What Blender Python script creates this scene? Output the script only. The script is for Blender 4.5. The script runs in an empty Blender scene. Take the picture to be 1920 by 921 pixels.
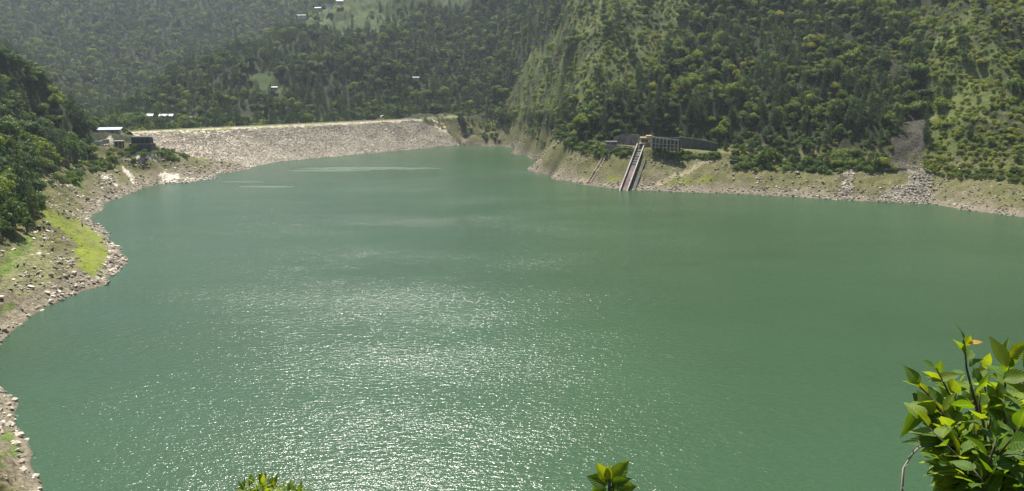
import bpy, bmesh, math, random
import numpy as np
from mathutils import Vector, Matrix, Euler

random.seed(7)
rng = np.random.default_rng(11)
sc = bpy.context.scene
C = sc.collection
R = math.radians

# ------------------------------------------------------------------ camera, world, sun
HC, PITCH, F = 90.0, R(11.8), 1536.0           # camera height above the water, tilt, focal length in photo pixels
cam = bpy.data.cameras.new('camera')
cam.sensor_width = 36; cam.lens = F / 1920 * 36
cam.clip_start = 0.1; cam.clip_end = 12000
cam.dof.use_dof = False
camo = bpy.data.objects.new('camera', cam); C.objects.link(camo)
camo.location = (0, 0, HC); camo.rotation_euler = (R(90) - PITCH, 0, 0)
sc.camera = camo

SUN_EL, SUN_AZ = R(61), R(-14)                 # azimuth from +Y, negative to the left
sd = Vector((math.sin(SUN_AZ) * math.cos(SUN_EL), math.cos(SUN_AZ) * math.cos(SUN_EL), math.sin(SUN_EL)))
W = bpy.data.worlds.new('World'); sc.world = W; W.use_nodes = True
wn = W.node_tree; bg = wn.nodes['Background']
sky = wn.nodes.new('ShaderNodeTexSky'); sky.sky_type = 'NISHITA'; sky.sun_disc = False
sky.sun_elevation = SUN_EL; sky.sun_rotation = SUN_AZ
sky.air_density = 1.0; sky.dust_density = 2.5; sky.ozone_density = 1.0; sky.altitude = 1500
wn.links.new(sky.outputs[0], bg.inputs[0]); bg.inputs[1].default_value = 0.075
sl = bpy.data.lights.new('sun', 'SUN'); sl.energy = 5.0; sl.angle = R(0.53); sl.color = (1.0, 0.955, 0.88)
so = bpy.data.objects.new('sun', sl); C.objects.link(so)
so.rotation_euler = sd.to_track_quat('Z', 'Y').to_euler(); so.location = (0, 0, 900)
vs = sc.view_settings
vs.view_transform = 'Standard'; vs.look = 'None'; vs.gamma = 1.0; vs.exposure = 1.0
vs.use_curve_mapping = False
cy = sc.cycles
cy.use_denoising = True
cy.max_bounces = 5; cy.diffuse_bounces = 2; cy.glossy_bounces = 2; cy.transmission_bounces = 3
cy.volume_bounces = 0; cy.transparent_max_bounces = 4
cy.sample_clamp_indirect = 4
HAZE_DENSITY = 0.00007

# ------------------------------------------------------------------ picture geometry -> places in the valley
cp, sp_ = math.cos(PITCH), math.sin(PITCH)
def ray(u, v):
    a = (u - 960) / F; b = (460.5 - v) / F
    dy = cp + b * sp_
    return a / dy, (-sp_ + b * cp) / dy
def pz(u, v, z):
    kx, kz = ray(u, v); Y = (z - HC) / kz
    return (kx * Y, Y, z)
def py(u, v, Y):
    kx, kz = ray(u, v)
    return (kx * Y, Y, HC + kz * Y)
def proj(x, y, z):
    zz = z - HC
    d = y * cp - zz * sp_
    d = np.where(np.abs(d) < 1e-3, 1e-3, d)
    return 960 + F * x / d, 460.5 - F * (y * sp_ + zz * cp) / d, d

def climb(u, vshore, steps):
    out = []; x, Y, z = pz(u, vshore, 0)
    for v, s in steps:
        kx, kz = ray(u, v)
        Y2 = (HC - z + s * Y) / (s - kz)
        z = HC + kz * Y2; Y = Y2
        out.append((kx * Y, Y, z))
    return out

shore_l = [(80,921),(75,905),(60,880),(62,850),(30,800),(35,760),(20,745),(0,728),(-70,712),(-110,690),(-70,668),(0,650),
           (30,615),(55,595),(100,570),(160,545),(210,530),(215,515),(240,490),(225,465),(205,440),(190,425),(165,413),
           (170,403),(190,385),(230,368),(270,352),(300,345),(350,343),(405,335),(402,328),(440,322),(475,313)]
shore_d = [(520,304),(600,296),(700,287),(780,280),(835,275)]
shore_r = [(870,274),(950,275),(985,283),(990,292),(1010,302),(1035,310),(1040,328),(1070,340),(1120,349),(1180,356),
           (1240,358),(1350,362),(1430,366),(1500,370),(1600,376),(1700,381),(1760,384),(1800,392),(1860,400),(1920,408),(2000,418),(2100,432)]
_a, _b = pz(262, 245.2, 34.5), pz(852, 218.8, 34.5); DL = _a[:2]; DLen = math.hypot(_b[0] - _a[0], _b[1] - _a[1]); DA = ((_b[0] - _a[0]) / DLen, (_b[1] - _a[1]) / DLen)
_q = [pz(u, v, 0) for u, v in [(330,326),(475,313),(520,303.5),(600,296),(700,287),(780,280),(840,274.5),(866,272)]]
DBT = [(q[0] - DL[0]) * DA[0] + (q[1] - DL[1]) * DA[1] for q in _q]; DBO = [(q[0] - DL[0]) * DA[1] - (q[1] - DL[1]) * DA[0] for q in _q]
P = []
for u, v in shore_l: P.append(pz(u, v, 0))
for u, v in shore_r: P.append(pz(u, v, 0))
# lake bed just off the shore
for (u, v), dv in [((110,900),0),((100,820),0),((80,740),0),((60,660),0),((120,600),0),((230,545),0),((290,500),0),((260,455),0),((215,415),0),
                   ((230,392),0),((300,368),0),((400,352),0),((480,335),0),((560,318),0),((700,305),0),((850,292),0),((940,296),0),((985,320),0),
                   ((1010,350),0),((1100,372),0),((1250,380),0),((1500,392),0),((1750,405),0),((1920,430),0)]:
    P.append(pz(u, v, -5))
for u, v in [(600,921),(1300,921),(1000,700),(400,700),(1600,700),(800,500),(1300,500),(500,420),(900,400),(1800,550),(150,720),(700,350)]:
    P.append(pz(u, v, -18))
# camera-side hillside and shore
P += [(0,0,88.35),(0,30,64),(0,70,36),(0,118,0),(60,118,0),(-50,122,0),(-85,140,0),(120,125,0),(180,160,0),(260,215,0),(340,290,0),(400,370,0),(425,430,0),
      (60,60,42),(-60,60,44),(0,-40,118),(0,-150,190),(150,0,95),(300,80,100),(500,250,90),(520,420,60),(460,480,40),(-130,60,60),(-200,0,110),(-160,130,30),
      (-300,-150,230),(300,-150,200),(-130,155,12),(-150,185,8),(-200,200,24),(-230,260,12),(-300,200,80),(-350,300,90)]
# left bank
for u, v, z in [(190,492,2.5),(150,485,4),(100,500,7),(50,560,4),(0,520,10),(60,470,11),(0,600,3),(-60,620,4),(-60,540,14),(150,440,4),(120,415,8),
                (100,385,13),(175,388,3),(130,355,14),(200,345,8),(250,322,9),(300,318,8),(350,315,7),(230,300,17),(180,312,17),(100,338,21),
                (70,440,13),(70,375,22),(290,293,20),(350,297,14),(400,315,4.5),(440,311,3.0),(240,280,26),(200,278,29),(150,300,22),
                (20,760,0.6),(0,790,3),(40,840,1.5),(10,860,5),(-60,830,14),(30,905,4),(-20,921,10),
                (190,264,33.5),(228,262,33.5),(262,262,33.5),(130,272,33.5),(70,273,34),(20,290,36),(225,250,34.5),(195,250,34.5)]:
    P.append(pz(u, v, z))
for u, v, Y in [(190,246,800),(150,232,735),(110,190,725),(70,140,700),(20,112,680),(0,105,660),(-120,70,600),(-300,20,500),(60,220,640),(0,250,520),(-60,350,400),
                (0,400,395),(-150,300,400),(-400,200,400)]:
    P.append(py(u, v, Y))
P += [(-560,830,60),(-600,950,50),(-700,700,130),(-480,900,38),(-520,1100,40)]
# dam footprint and valley behind it
for u, v in [(300,247),(450,240),(600,233),(740,227)]:
    x, y, z = pz(u, v, 34.5); P.append((x + 14, y - 15, 9)); P.append((x - 25, y + 28, 22)); P.append((x - 60, y + 70, 24))
for u, v in shore_d: x, y, z = pz(u, v, 0); P.append((x - 6, y + 7, -5))
for tq in range(-62, 14, 12):
    for sq in np.linspace(0, .96, 8):
        if sq < (tq + 66) / 58:
            tt_ = DLen + tq; oo_ = 5 + (np.interp(tt_, DBT, DBO) - 5) * sq
            P.append((DL[0] + DA[0] * tt_ + DA[1] * oo_, DL[1] + DA[1] * tt_ - DA[0] * oo_, 33.6 * (1 - sq) + 1.0))
BU = [885,930,990,1060,1120,1180,1260,1350,1500,1640,1715,1800,1920,2100]
BV = [236,238,242,266,283,285,287,292,322,324,324,330,340,350]; BS = [.55,.58,.6,.62,.6,.55,.5,.5,.42,.45,.45,.45,.45,.45]
BV2 = [200,190,180,180,180,180,180,180,200,220,220,220,200,200]; BS2 = [.3,.4,.5,.6,.6,.55,.6,.65,.6,.65,.6,.7,.7,.7]
for k, u in enumerate(range(885, 2060, 24)):
    vs_ = np.interp(u, [q[0] for q in shore_r], [q[1] for q in shore_r])
    g_ = climb(u, vs_, [(vs_ + (np.interp(u, BU, BV) - vs_) * .5, np.interp(u, BU, BS)), (np.interp(u, BU, BV), np.interp(u, BU, BS)), (np.interp(u, BU, BV2), np.interp(u, BU, BS2))])
    P += g_[:2] + (g_[2:] if k % 2 else [])
# spur behind the dam
for u, v, Y in [(300,230,980),(450,222,1020),(600,218,1080),(750,212,1160),(850,208,1190),
                (400,160,1090),(500,140,1150),(640,120,1220),(760,110,1280),(860,110,1300),(930,120,1280),
                (640,50,1350),(760,30,1430),(880,20,1450),(975,20,1400),
                (205,240,1050),(250,212,1080),(290,175,1130),(340,135,1180),(430,98,1250),(520,68,1320),(600,22,1400),(660,-30,1450),
                (760,-80,1550),(900,-130,1650),(1000,-170,1750),
                (250,232,1010),(340,175,1110),(430,130,1180)]:
    P.append(py(u, v, Y))
for u, v, Y, dz in [(205,240,1180,-12),(290,175,1290,-35),(430,98,1430,-60),(520,68,1500,-60),(600,22,1600,-70)]:
    x, y, z = py(u, v, Y); P.append((x, y, z + dz))
# far mountain
for u, v, Y in [(-300,150,1500),(-100,165,1500),(100,170,1500),(200,190,1500),(300,130,1700),(450,80,1800),(600,15,1900),
                (-300,0,1950),(-100,0,2000),(100,0,2030),(250,0,2050),(450,0,2080),(-100,80,1750),(200,90,1780),
                (-500,-150,2500),(-200,-160,2500),(200,-140,2550),(600,-150,2550),(900,-190,2500)]:
    P.append(py(u, v, Y))
for u, vsh, st in [
    (990, 292, [(240,.6),(180,.5),(100,.6),(20,.6),(-80,.6),(-190,.55)]),
    (1060,338, [(268,.62),(180,.6),(90,.65),(0,.65),(-120,.6),(-230,.6)]),
    (1120,349, [(283,.6),(268,.18),(180,.7),(90,.65),(0,.65),(-120,.6)]),
    (1180,356, [(285,.55),(272,.08),(262,.3),(180,.72),(90,.7),(0,.65),(-150,.65),(-300,.65)]),
    (1260,359, [(287,.5),(274,.06),(258,.4),(180,.72),(90,.7)]),
    (1350,362, [(292,.5),(281,.08),(180,.75),(90,.7),(0,.62),(-150,.62),(-400,.62)]),
    (1500,370, [(322,.42),(314,.12),(200,.72),(100,.65),(0,.62),(-200,.62),(-420,.62)]),
    (1640,378, [(324,.45),(316,.12),(220,.75),(110,.7),(0,.65),(-200,.62)]),
    (1715,382, [(324,.45),(314,.12),(220,.6),(110,.62),(60,.55),(0,.65),(-200,.62),(-420,.62)]),
    (1800,392, [(330,.45),(220,.78),(120,.85),(60,.8),(0,.65)]),
    (1920,408, [(340,.45),(200,.72),(80,.7),(0,.65),(-200,.6),(-420,.6)]),
    (2100,432, [(350,.45),(200,.72),(80,.7),(0,.65),(-200,.6),(-420,.6)])]:
    P += climb(u, vsh, st)
P += [(560,520,100),(700,500,200),(900,700,400),(700,300,200),(-900,1500,150),(-1400,1600,300),(-1300,900,280),(-900,400,300),(-700,100,300),
      (1600,1500,700),(1500,600,600),(1200,200,400),(600,-200,300),(0,-700,420),(-700,-500,420),(900,-900,500),
      (0,3300,480),(-1200,3200,520),(-2600,2800,560),(1200,3200,600),(2600,2400,650),(3300,800,600),(-3300,1000,560),(0,-3300,500),(-3000,-2000,500),(3000,-2000,500)]
P = np.array(P)
d_ = np.hypot(P[:, None, 0] - P[None, :, 0], P[:, None, 1] - P[None, :, 1])
n_ = len(P)
A = np.zeros((n_ + 1, n_ + 1)); A[:n_, :n_] = -d_ - np.eye(n_) * 0.6; A[n_, :n_] = 1; A[:n_, n_] = 1
Wt = np.linalg.solve(A, np.append(P[:, 2], 0))

def _hash(ix, iy, s):
    h = (ix * 374761393 + iy * 668265263 + s * 974634777) & 0xffffffff
    h = ((h ^ (h >> 13)) * 1274126177) & 0xffffffff
    return ((h ^ (h >> 16)) & 0xffff) / 65535.0
def vnoise(x, y, s=0):
    x = np.asarray(x, float); y = np.asarray(y, float)
    ix = np.floor(x).astype(np.int64); iy = np.floor(y).astype(np.int64)
    fx = x - ix; fy = y - iy
    fx = fx * fx * fx * (fx * (fx * 6 - 15) + 10); fy = fy * fy * fy * (fy * (fy * 6 - 15) + 10)
    a = _hash(ix, iy, s); b = _hash(ix + 1, iy, s); c = _hash(ix, iy + 1, s); d = _hash(ix + 1, iy + 1, s)
    return ((a * (1 - fx) + b * fx) * (1 - fy) + (c * (1 - fx) + d * fx) * fy) * 2 - 1
def fbm(x, y, octv=4, s=0, gain=.5):
    t = 0; a = 1; n = 0
    for i in range(octv):
        t = t + a * vnoise(x * 2 ** i + 17.3 * i, y * 2 ** i - 9.1 * i, s + i); n += a; a *= gain
    return t / n
def sstep(a, b, x):
    t = np.clip((x - a) / (b - a), 0, 1); return t * t * (3 - 2 * t)

def base_h(x, y):
    x = np.atleast_1d(np.asarray(x, float)); y = np.atleast_1d(np.asarray(y, float))
    out = np.empty(x.size)
    xf, yf = x.ravel(), y.ravel()
    for i in range(0, x.size, 20000):
        dx = xf[i:i + 20000, None] - P[None, :, 0]; dy = yf[i:i + 20000, None] - P[None, :, 1]
        out[i:i + 20000] = -np.sqrt(dx * dx + dy * dy) @ Wt[:n_] + Wt[n_]
    return out.reshape(x.shape)

# flat benches where the buildings, the road and the terraces stand: (x, y, radius, z)
INTAKE = pz(1212, 275, 30.0)
benches = []
def bench(u, v, z, r): x, y, _ = pz(u, v, z); benches.append((x, y, r, z))
for u, v, z, r in [(205,255,33,24),(255,273,27.6,9),(275,273,27.4,9)]: bench(u, v, z, r)
for u, v, z in [(1140,271,29.6),(1165,272.5,29.6),(1190,274,29.6),(1225,276.5,29.6),(1250,278,29),(1275,280,28.3),(1300,281.5,27.7),(1325,283.5,27),(1350,285.5,26.4)]: bench(u, v, z, 8)
for u in range(800, 936, 22): bench(u, 218 if u > 850 else 219.5, 34.2, 9)
terr = [(610,22,1,190,70), (700,12,1,150,60), (850,4,1,130,60)]
TERR = [py(630,22,1372)[:2] + (85, 55), py(710,10,1440)[:2] + (70, 45), py(840,8,1490)[:2] + (75, 45), py(492,158,1125)[:2] + (30, 20)]
def terr_mask(x, y):
    m = 0
    for cx, cyy, rx, ry in TERR:
        q = ((x - cx) / rx) ** 2 + ((y - cyy) / ry) ** 2
        m = np.maximum(m, 1 - sstep(.7, 1.15, q + .25 * fbm(x / 20, y / 20, 2, 71)))
    return m
def ground(x, y):
    x = np.atleast_1d(np.asarray(x, float)); y = np.atleast_1d(np.asarray(y, float))
    z = base_h(x, y)
    r = np.hypot(x, y)
    near = sstep(20, 120, r)
    up = np.clip((np.abs(z) - 1) / 8, 0.12, 1)
    hill = sstep(30, 90, z)
    far = sstep(900, 1300, r)
    big = fbm(x / 130, y / 130, 3, 5) * 13 * hill
    # gullies running down the slopes
    g = 1 - np.abs(fbm(x / 75 + 3, y / 150, 3, 31)) * 2
    big = big - np.clip(g - .55, 0, 1) * 22 * hill
    med = fbm(x / 22, y / 22, 3, 9) * 2.0 * up
    ridge = (1 - np.abs(fbm(x / 9, y / 9, 3, 15)) * 2.2) * up * np.where((x < -100) & (y < 820), 1.9, 1.2)
    fine = fbm(x / 3.2, y / 3.2, 2, 22) * .5 * np.clip(up, .25, 1)
    z = z + near * (big * np.where(r < 450, .3, 1) + (med + ridge + fine) * np.where(z < 45, 1, .6))
    # water-level benches left on the bare banks
    bank = sstep(1, 3, z) * (1 - sstep(26, 32, z)) * near
    st = 1.7; q = z / st; fr = q - np.floor(q)
    z = z + bank * .55 * ((np.floor(q) + sstep(.25, .75, fr)) * st - z)
    ti = (x - DL[0]) * DA[0] + (y - DL[1]) * DA[1]; oi = (x - DL[0]) * DA[1] - (y - DL[1]) * DA[0]
    of = np.interp(ti, DBT, DBO); zd = 33.6 * (1 - (oi - 5) / np.maximum(of - 5, 5))
    zd = np.where(oi < 0, 33.6, zd)
    wi = sstep(62, 80, ti) * (1 - sstep(DLen - 96 + np.clip(oi / np.maximum(of, 5), 0, 1) * 60, DLen - 72 + np.clip(oi / np.maximum(of, 5), 0, 1) * 60, ti)) * (oi > -34) * (oi < of + 60)
    z = np.where((wi > 0), z * (1 - wi) + np.minimum(z, zd - 4) * wi, z)
    for bx, by, br, bz in benches:
        w = 1 - sstep(br * .75, br * 1.7, np.hypot(x - bx, y - by))
        z = z * (1 - w) + bz * w
    m = terr_mask(x, y); st = 3.2; q = z / st; fr = q - np.floor(q)
    z = z * (1 - m) + m * ((np.floor(q) + sstep(.55, .95, fr)) * st)
    return np.maximum(z, -21)
def gz(x, y): return float(ground(np.array([x]), np.array([y]))[0])
def on_ground(u, v, y0=150, y1=1900):
    kx, kz = ray(u, v)
    Y = np.concatenate([np.arange(y0, min(y1, 1000), 1.0), np.arange(max(1000, y0), y1, 3.0)])
    h = ground(kx * Y, Y); hit = np.nonzero(HC + kz * Y <= h)[0]
    i = hit[0] if len(hit) else len(Y) - 1
    return (kx * Y[i], Y[i], h[i])

def inpoly(x, y, poly):
    inside = np.zeros(np.shape(x), bool); n = len(poly); j = n - 1
    for i in range(n):
        xi, yi = poly[i]; xj, yj = poly[j]
        c = ((yi > y) != (yj > y)) & (x < (xj - xi) * (y - yi) / ((yj - yi) or 1e-9) + xi)
        inside ^= c; j = i
    return inside

# ------------------------------------------------------------------ materials
class NT:
    def __init__(s, name):
        s.m = bpy.data.materials.new(name); s.m.use_nodes = True
        s.t = s.m.node_tree; s.n = s.t.nodes; s.l = s.t.links
        s.b = s.n['Principled BSDF']; s.out = s.n['Material Output']
    def add(s, t, **kw):
        n = s.n.new(t)
        for k, v in kw.items(): setattr(n, k, v)
        return n
    def link(s, a, b): s.l.new(a, b)
    def noise(s, scale, detail=4, rough=.6, vec=None, dim='3D'):
        n = s.add('ShaderNodeTexNoise'); n.inputs['Scale'].default_value = scale; n.inputs['Detail'].default_value = detail
        n.inputs['Roughness'].default_value = rough
        if vec: s.link(vec, n.inputs['Vector'])
        return n
    def ramp(s, fac, stops):
        r = s.add('ShaderNodeValToRGB'); e = r.color_ramp.elements
        while len(e) < len(stops): e.new(.5)
        for i, (p, c) in enumerate(stops): e[i].position = p; e[i].color = tuple(c) + (1,)
        s.link(fac, r.inputs[0]); return r
    def mix(s, a, b, fac, blend='MIX'):
        n = s.add('ShaderNodeMix', data_type='RGBA', blend_type=blend)
        for val, i in ((fac, 0), (a, 6), (b, 7)):
            if hasattr(val, 'links'): s.link(val, n.inputs[i])
            elif i == 0: n.inputs[0].default_value = val
            else: n.inputs[i].default_value = tuple(val) + (1,)
        return n.outputs[2]
    def pos(s): return s.add('ShaderNodeNewGeometry').outputs['Position']
    def obj(s): return s.add('ShaderNodeTexCoord').outputs['Object']
    def bump(s, h, strength, dist, normal=None):
        b = s.add('ShaderNodeBump'); b.inputs['Strength'].default_value = strength; b.inputs['Distance'].default_value = dist
        s.link(h, b.inputs['Height'])
        if normal: s.link(normal, b.inputs['Normal'])
        return b.outputs[0]

def simple(name, col, var=.25, scale=.6, rough=.85, metal=0, bump=.0, dirt=None, spec=.3):
    t = NT(name); v = t.obj()
    n = t.noise(scale, 5, .65, v)
    lo = [c * (1 - var) for c in col]; hi = [min(1, c * (1 + var)) for c in col]
    c = t.ramp(n.outputs[0], [(.3, lo), (.7, hi)]).outputs[0]
    if dirt:
        n2 = t.noise(scale * .4, 6, .7, v); f = t.ramp(n2.outputs[0], [(.48, (0, 0, 0)), (.62, (1, 1, 1))])
        c = t.mix(c, dirt, f.outputs[0])
    t.link(c, t.b.inputs['Base Color']); t.b.inputs['Roughness'].default_value = rough; t.b.inputs['Metallic'].default_value = metal
    t.b.inputs['Specular IOR Level'].default_value = spec
    if bump: t.link(t.bump(n.outputs[0], .6, bump), t.b.inputs['Normal'])
    return t.m

def foliage_mat(name, cols, trans=.32, scale=.35):
    t = NT(name)
    a = t.add('ShaderNodeAttribute', attribute_type='INSTANCER', attribute_name='tint')
    r = t.ramp(a.outputs['Fac'], [(i / (len(cols) - 1), c) for i, c in enumerate(cols)])
    n = t.noise(scale, 3, .6, t.obj())
    f = t.ramp(n.outputs[0], [(.3, (.62, .64, .62)), (.7, (1.35, 1.3, 1.2))])
    c = t.mix(r.outputs[0], f.outputs[0], 1.0, 'MULTIPLY')
    t.link(c, t.b.inputs['Base Color']); t.b.inputs['Roughness'].default_value = .6; t.b.inputs['Specular IOR Level'].default_value = .25
    tr = t.add('ShaderNodeBsdfTranslucent')
    c2 = t.mix(c, (1.5, 1.5, .6), 1.0, 'MULTIPLY'); t.link(c2, tr.inputs[0])
    mx = t.add('ShaderNodeMixShader'); mx.inputs[0].default_value = trans
    t.link(t.b.outputs[0], mx.inputs[1]); t.link(tr.outputs[0], mx.inputs[2]); t.link(mx.outputs[0], t.out.inputs[0])
    return t.m
M = {}
# tint 0 = blue-dark, .25 deep green, .5 mid green, .75 yellow green, 1 dry olive/yellow
M['leaf'] = foliage_mat('foliage', [(.042,.084,.030),(.076,.135,.026),(.145,.205,.028),(.225,.27,.028),(.30,.30,.03)])
M['needle'] = foliage_mat('needles', [(.036,.072,.040),(.055,.100,.042),(.085,.130,.042),(.125,.160,.045),(.16,.16,.05)], .25)
M['bark'] = simple('bark', (.13,.10,.07), .3, 2.0, .9)
M['concrete'] = simple('concrete', (.40,.36,.31), .18, .5, .9, dirt=(.24,.20,.16))
M['oldconcrete'] = simple('old_concrete', (.28,.25,.22), .25, .4, .9, dirt=(.12,.10,.085))
M['slab'] = simple('stained_slab', (.16,.115,.10), .3, .35, .85, dirt=(.09,.065,.06))
M['darkstone'] = simple('dark_stone', (.10,.10,.092), .35, .7, .95, dirt=(.06,.065,.055))
M['palecon'] = simple('pale_concrete', (.44,.39,.32), .15, .5, .9, dirt=(.27,.23,.18))
M['cream'] = simple('cream_plaster', (.50,.40,.24), .12, .6, .85, dirt=(.38,.29,.18))
M['ochre'] = simple('ochre_plaster', (.62,.49,.30), .15, .6, .85, dirt=(.30,.24,.16))
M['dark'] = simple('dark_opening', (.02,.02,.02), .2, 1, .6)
M['glass'] = simple('window_glass', (.03,.035,.04), .2, 1, .15, spec=.5)
M['tin'] = simple('tin_roof', (.42,.45,.48), .08, .8, .45, dirt=(.5,.5,.5))
M['bluetin'] = simple('blue_tin_roof', (.36,.47,.62), .1, .8, .45)
M['white'] = simple('white_paint', (.62,.62,.6), .06, 1, .7)
M['wood'] = simple('driftwood', (.20,.16,.12), .3, 3, .9)
M['rustwood'] = simple('dark_wood', (.07,.045,.03), .3, 3, .9)
M['road'] = simple('pale_road', (.42,.39,.32), .15, .2, .95)
M['verge'] = simple('grass_verge', (.20,.22,.07), .3, .3, .95)

t = NT('stone'); a = t.add('ShaderNodeAttribute', attribute_type='INSTANCER', attribute_name='tint')
n = t.noise(1.2, 4, .6, t.obj())
c = t.ramp(a.outputs['Fac'], [(0, (.11,.10,.085)), (.35, (.23,.21,.165)), (.75, (.53,.45,.34)), (1, (.66,.60,.49))]).outputs[0]
f = t.ramp(n.outputs[0], [(.3, (.75,.75,.75)), (.7, (1.2,1.2,1.2))]).outputs[0]
t.link(t.mix(c, f, 1.0, 'MULTIPLY'), t.b.inputs['Base Color']); t.b.inputs['Roughness'].default_value = .9; t.b.inputs['Specular IOR Level'].default_value = .2
M['stone'] = t.m

# terrain: surveyed ground cover (vertex colours hold the cover, noise the grain)
t = NT('ground_cover')
a = t.add('ShaderNodeAttribute', attribute_type='GEOMETRY', attribute_name='cover')
p = t.pos()
n1 = t.noise(.9, 6, .7, p); n2 = t.noise(.12, 5, .6, p)
f1 = t.ramp(n1.outputs[0], [(.28, (.5,.49,.47)), (.5, (1,1,1)), (.72, (1.45,1.42,1.38))]).outputs[0]
c = t.mix(a.outputs['Color'], f1, 1.0, 'MULTIPLY')
f2 = t.ramp(n2.outputs[0], [(.3, (.8,.82,.8)), (.7, (1.2,1.18,1.15))]).outputs[0]
c = t.mix(c, f2, 1.0, 'MULTIPLY')
t.link(c, t.b.inputs['Base Color']); t.b.inputs['Roughness'].default_value = .95; t.b.inputs['Specular IOR Level'].default_value = .15
vor = t.add('ShaderNodeTexVoronoi'); vor.inputs['Scale'].default_value = .7; t.link(p, vor.inputs['Vector'])
b1 = t.bump(n1.outputs[0], .9, .9); b2 = t.bump(vor.outputs['Distance'], .6, .6, b1)
t.link(b2, t.b.inputs['Normal'])
M['ground'] = t.m

# water
t = NT('lake_water'); p = t.pos()
mp = t.add('ShaderNodeMapping'); mp.inputs['Rotation'].default_value = (0, 0, R(-14)); mp.inputs['Scale'].default_value = (.5, 1.25, 1)
t.link(p, mp.inputs['Vector'])
w1 = t.noise(.55, 3, .55, mp.outputs[0]); w2 = t.noise(2.2, 2, .5, mp.outputs[0]); w3 = t.noise(.014, 4, .6, mp.outputs[0])
big = t.noise(.006, 4, .55, p)
body = t.ramp(big.outputs[0], [(.35, (.028,.062,.024)), (.65, (.036,.078,.034))]).outputs[0]
t.link(body, t.b.inputs['Base Color'])
t.b.inputs['IOR'].default_value = 1.33; t.b.inputs['Roughness'].default_value = .17
# ruffling of the surface by gusts
gust = t.ramp(w3.outputs[0], [(.36, (.62,)*3), (.62, (1,)*3)]).outputs[0]
h = t.add('ShaderNodeMath', operation='MULTIPLY_ADD'); t.link(w2.outputs[0], h.inputs[0]); h.inputs[1].default_value = .3; t.link(w1.outputs[0], h.inputs[2])
h2 = t.add('ShaderNodeMath', operation='MULTIPLY'); t.link(h.outputs[0], h2.inputs[0]); t.link(gust, h2.inputs[1])
# wind-ruffled streaks in front of the dam
tot = None
for (u_, v_, rx_, ry_) in ((690,316,80,15),(610,320,50,8),(500,350,26,6),(455,341,24,4)):
    cx_, cy_, _ = pz(u_, v_, 0)
    m_ = t.add('ShaderNodeMapping'); m_.vector_type = 'POINT'; m_.inputs['Scale'].default_value = (1 / rx_, 1 / ry_, 0); m_.inputs['Location'].default_value = (-cx_ / rx_, -cy_ / ry_, 0)
    t.link(p, m_.inputs['Vector']); ln = t.add('ShaderNodeVectorMath', operation='LENGTH'); t.link(m_.outputs[0], ln.inputs[0])
    k_ = t.add('ShaderNodeMapRange'); k_.inputs['From Min'].default_value = 1.0; k_.inputs['From Max'].default_value = .3; t.link(ln.outputs['Value'], k_.inputs['Value'])
    if tot is None: tot = k_.outputs[0]
    else:
        a_ = t.add('ShaderNodeMath', operation='MAXIMUM'); t.link(tot, a_.inputs[0]); t.link(k_.outputs[0], a_.inputs[1]); tot = a_.outputs[0]
brk = t.ramp(t.noise(.09, 4, .7, mp.outputs[0]).outputs[0], [(.34, (0,0,0)), (.56, (1,1,1))]).outputs[0]
st_m = t.add('ShaderNodeMath', operation='MULTIPLY'); t.link(tot, st_m.inputs[0]); t.link(brk, st_m.inputs[1])
rgh = t.add('ShaderNodeMath', operation='MULTIPLY_ADD'); t.link(st_m.outputs[0], rgh.inputs[0]); rgh.inputs[1].default_value = .5; rgh.inputs[2].default_value = .20
t.link(rgh.outputs[0], t.b.inputs['Roughness'])
t.link(t.bump(h2.outputs[0], 1.0, .42), t.b.inputs['Normal'])
M['water'] = t.m; WATER = t

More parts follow.
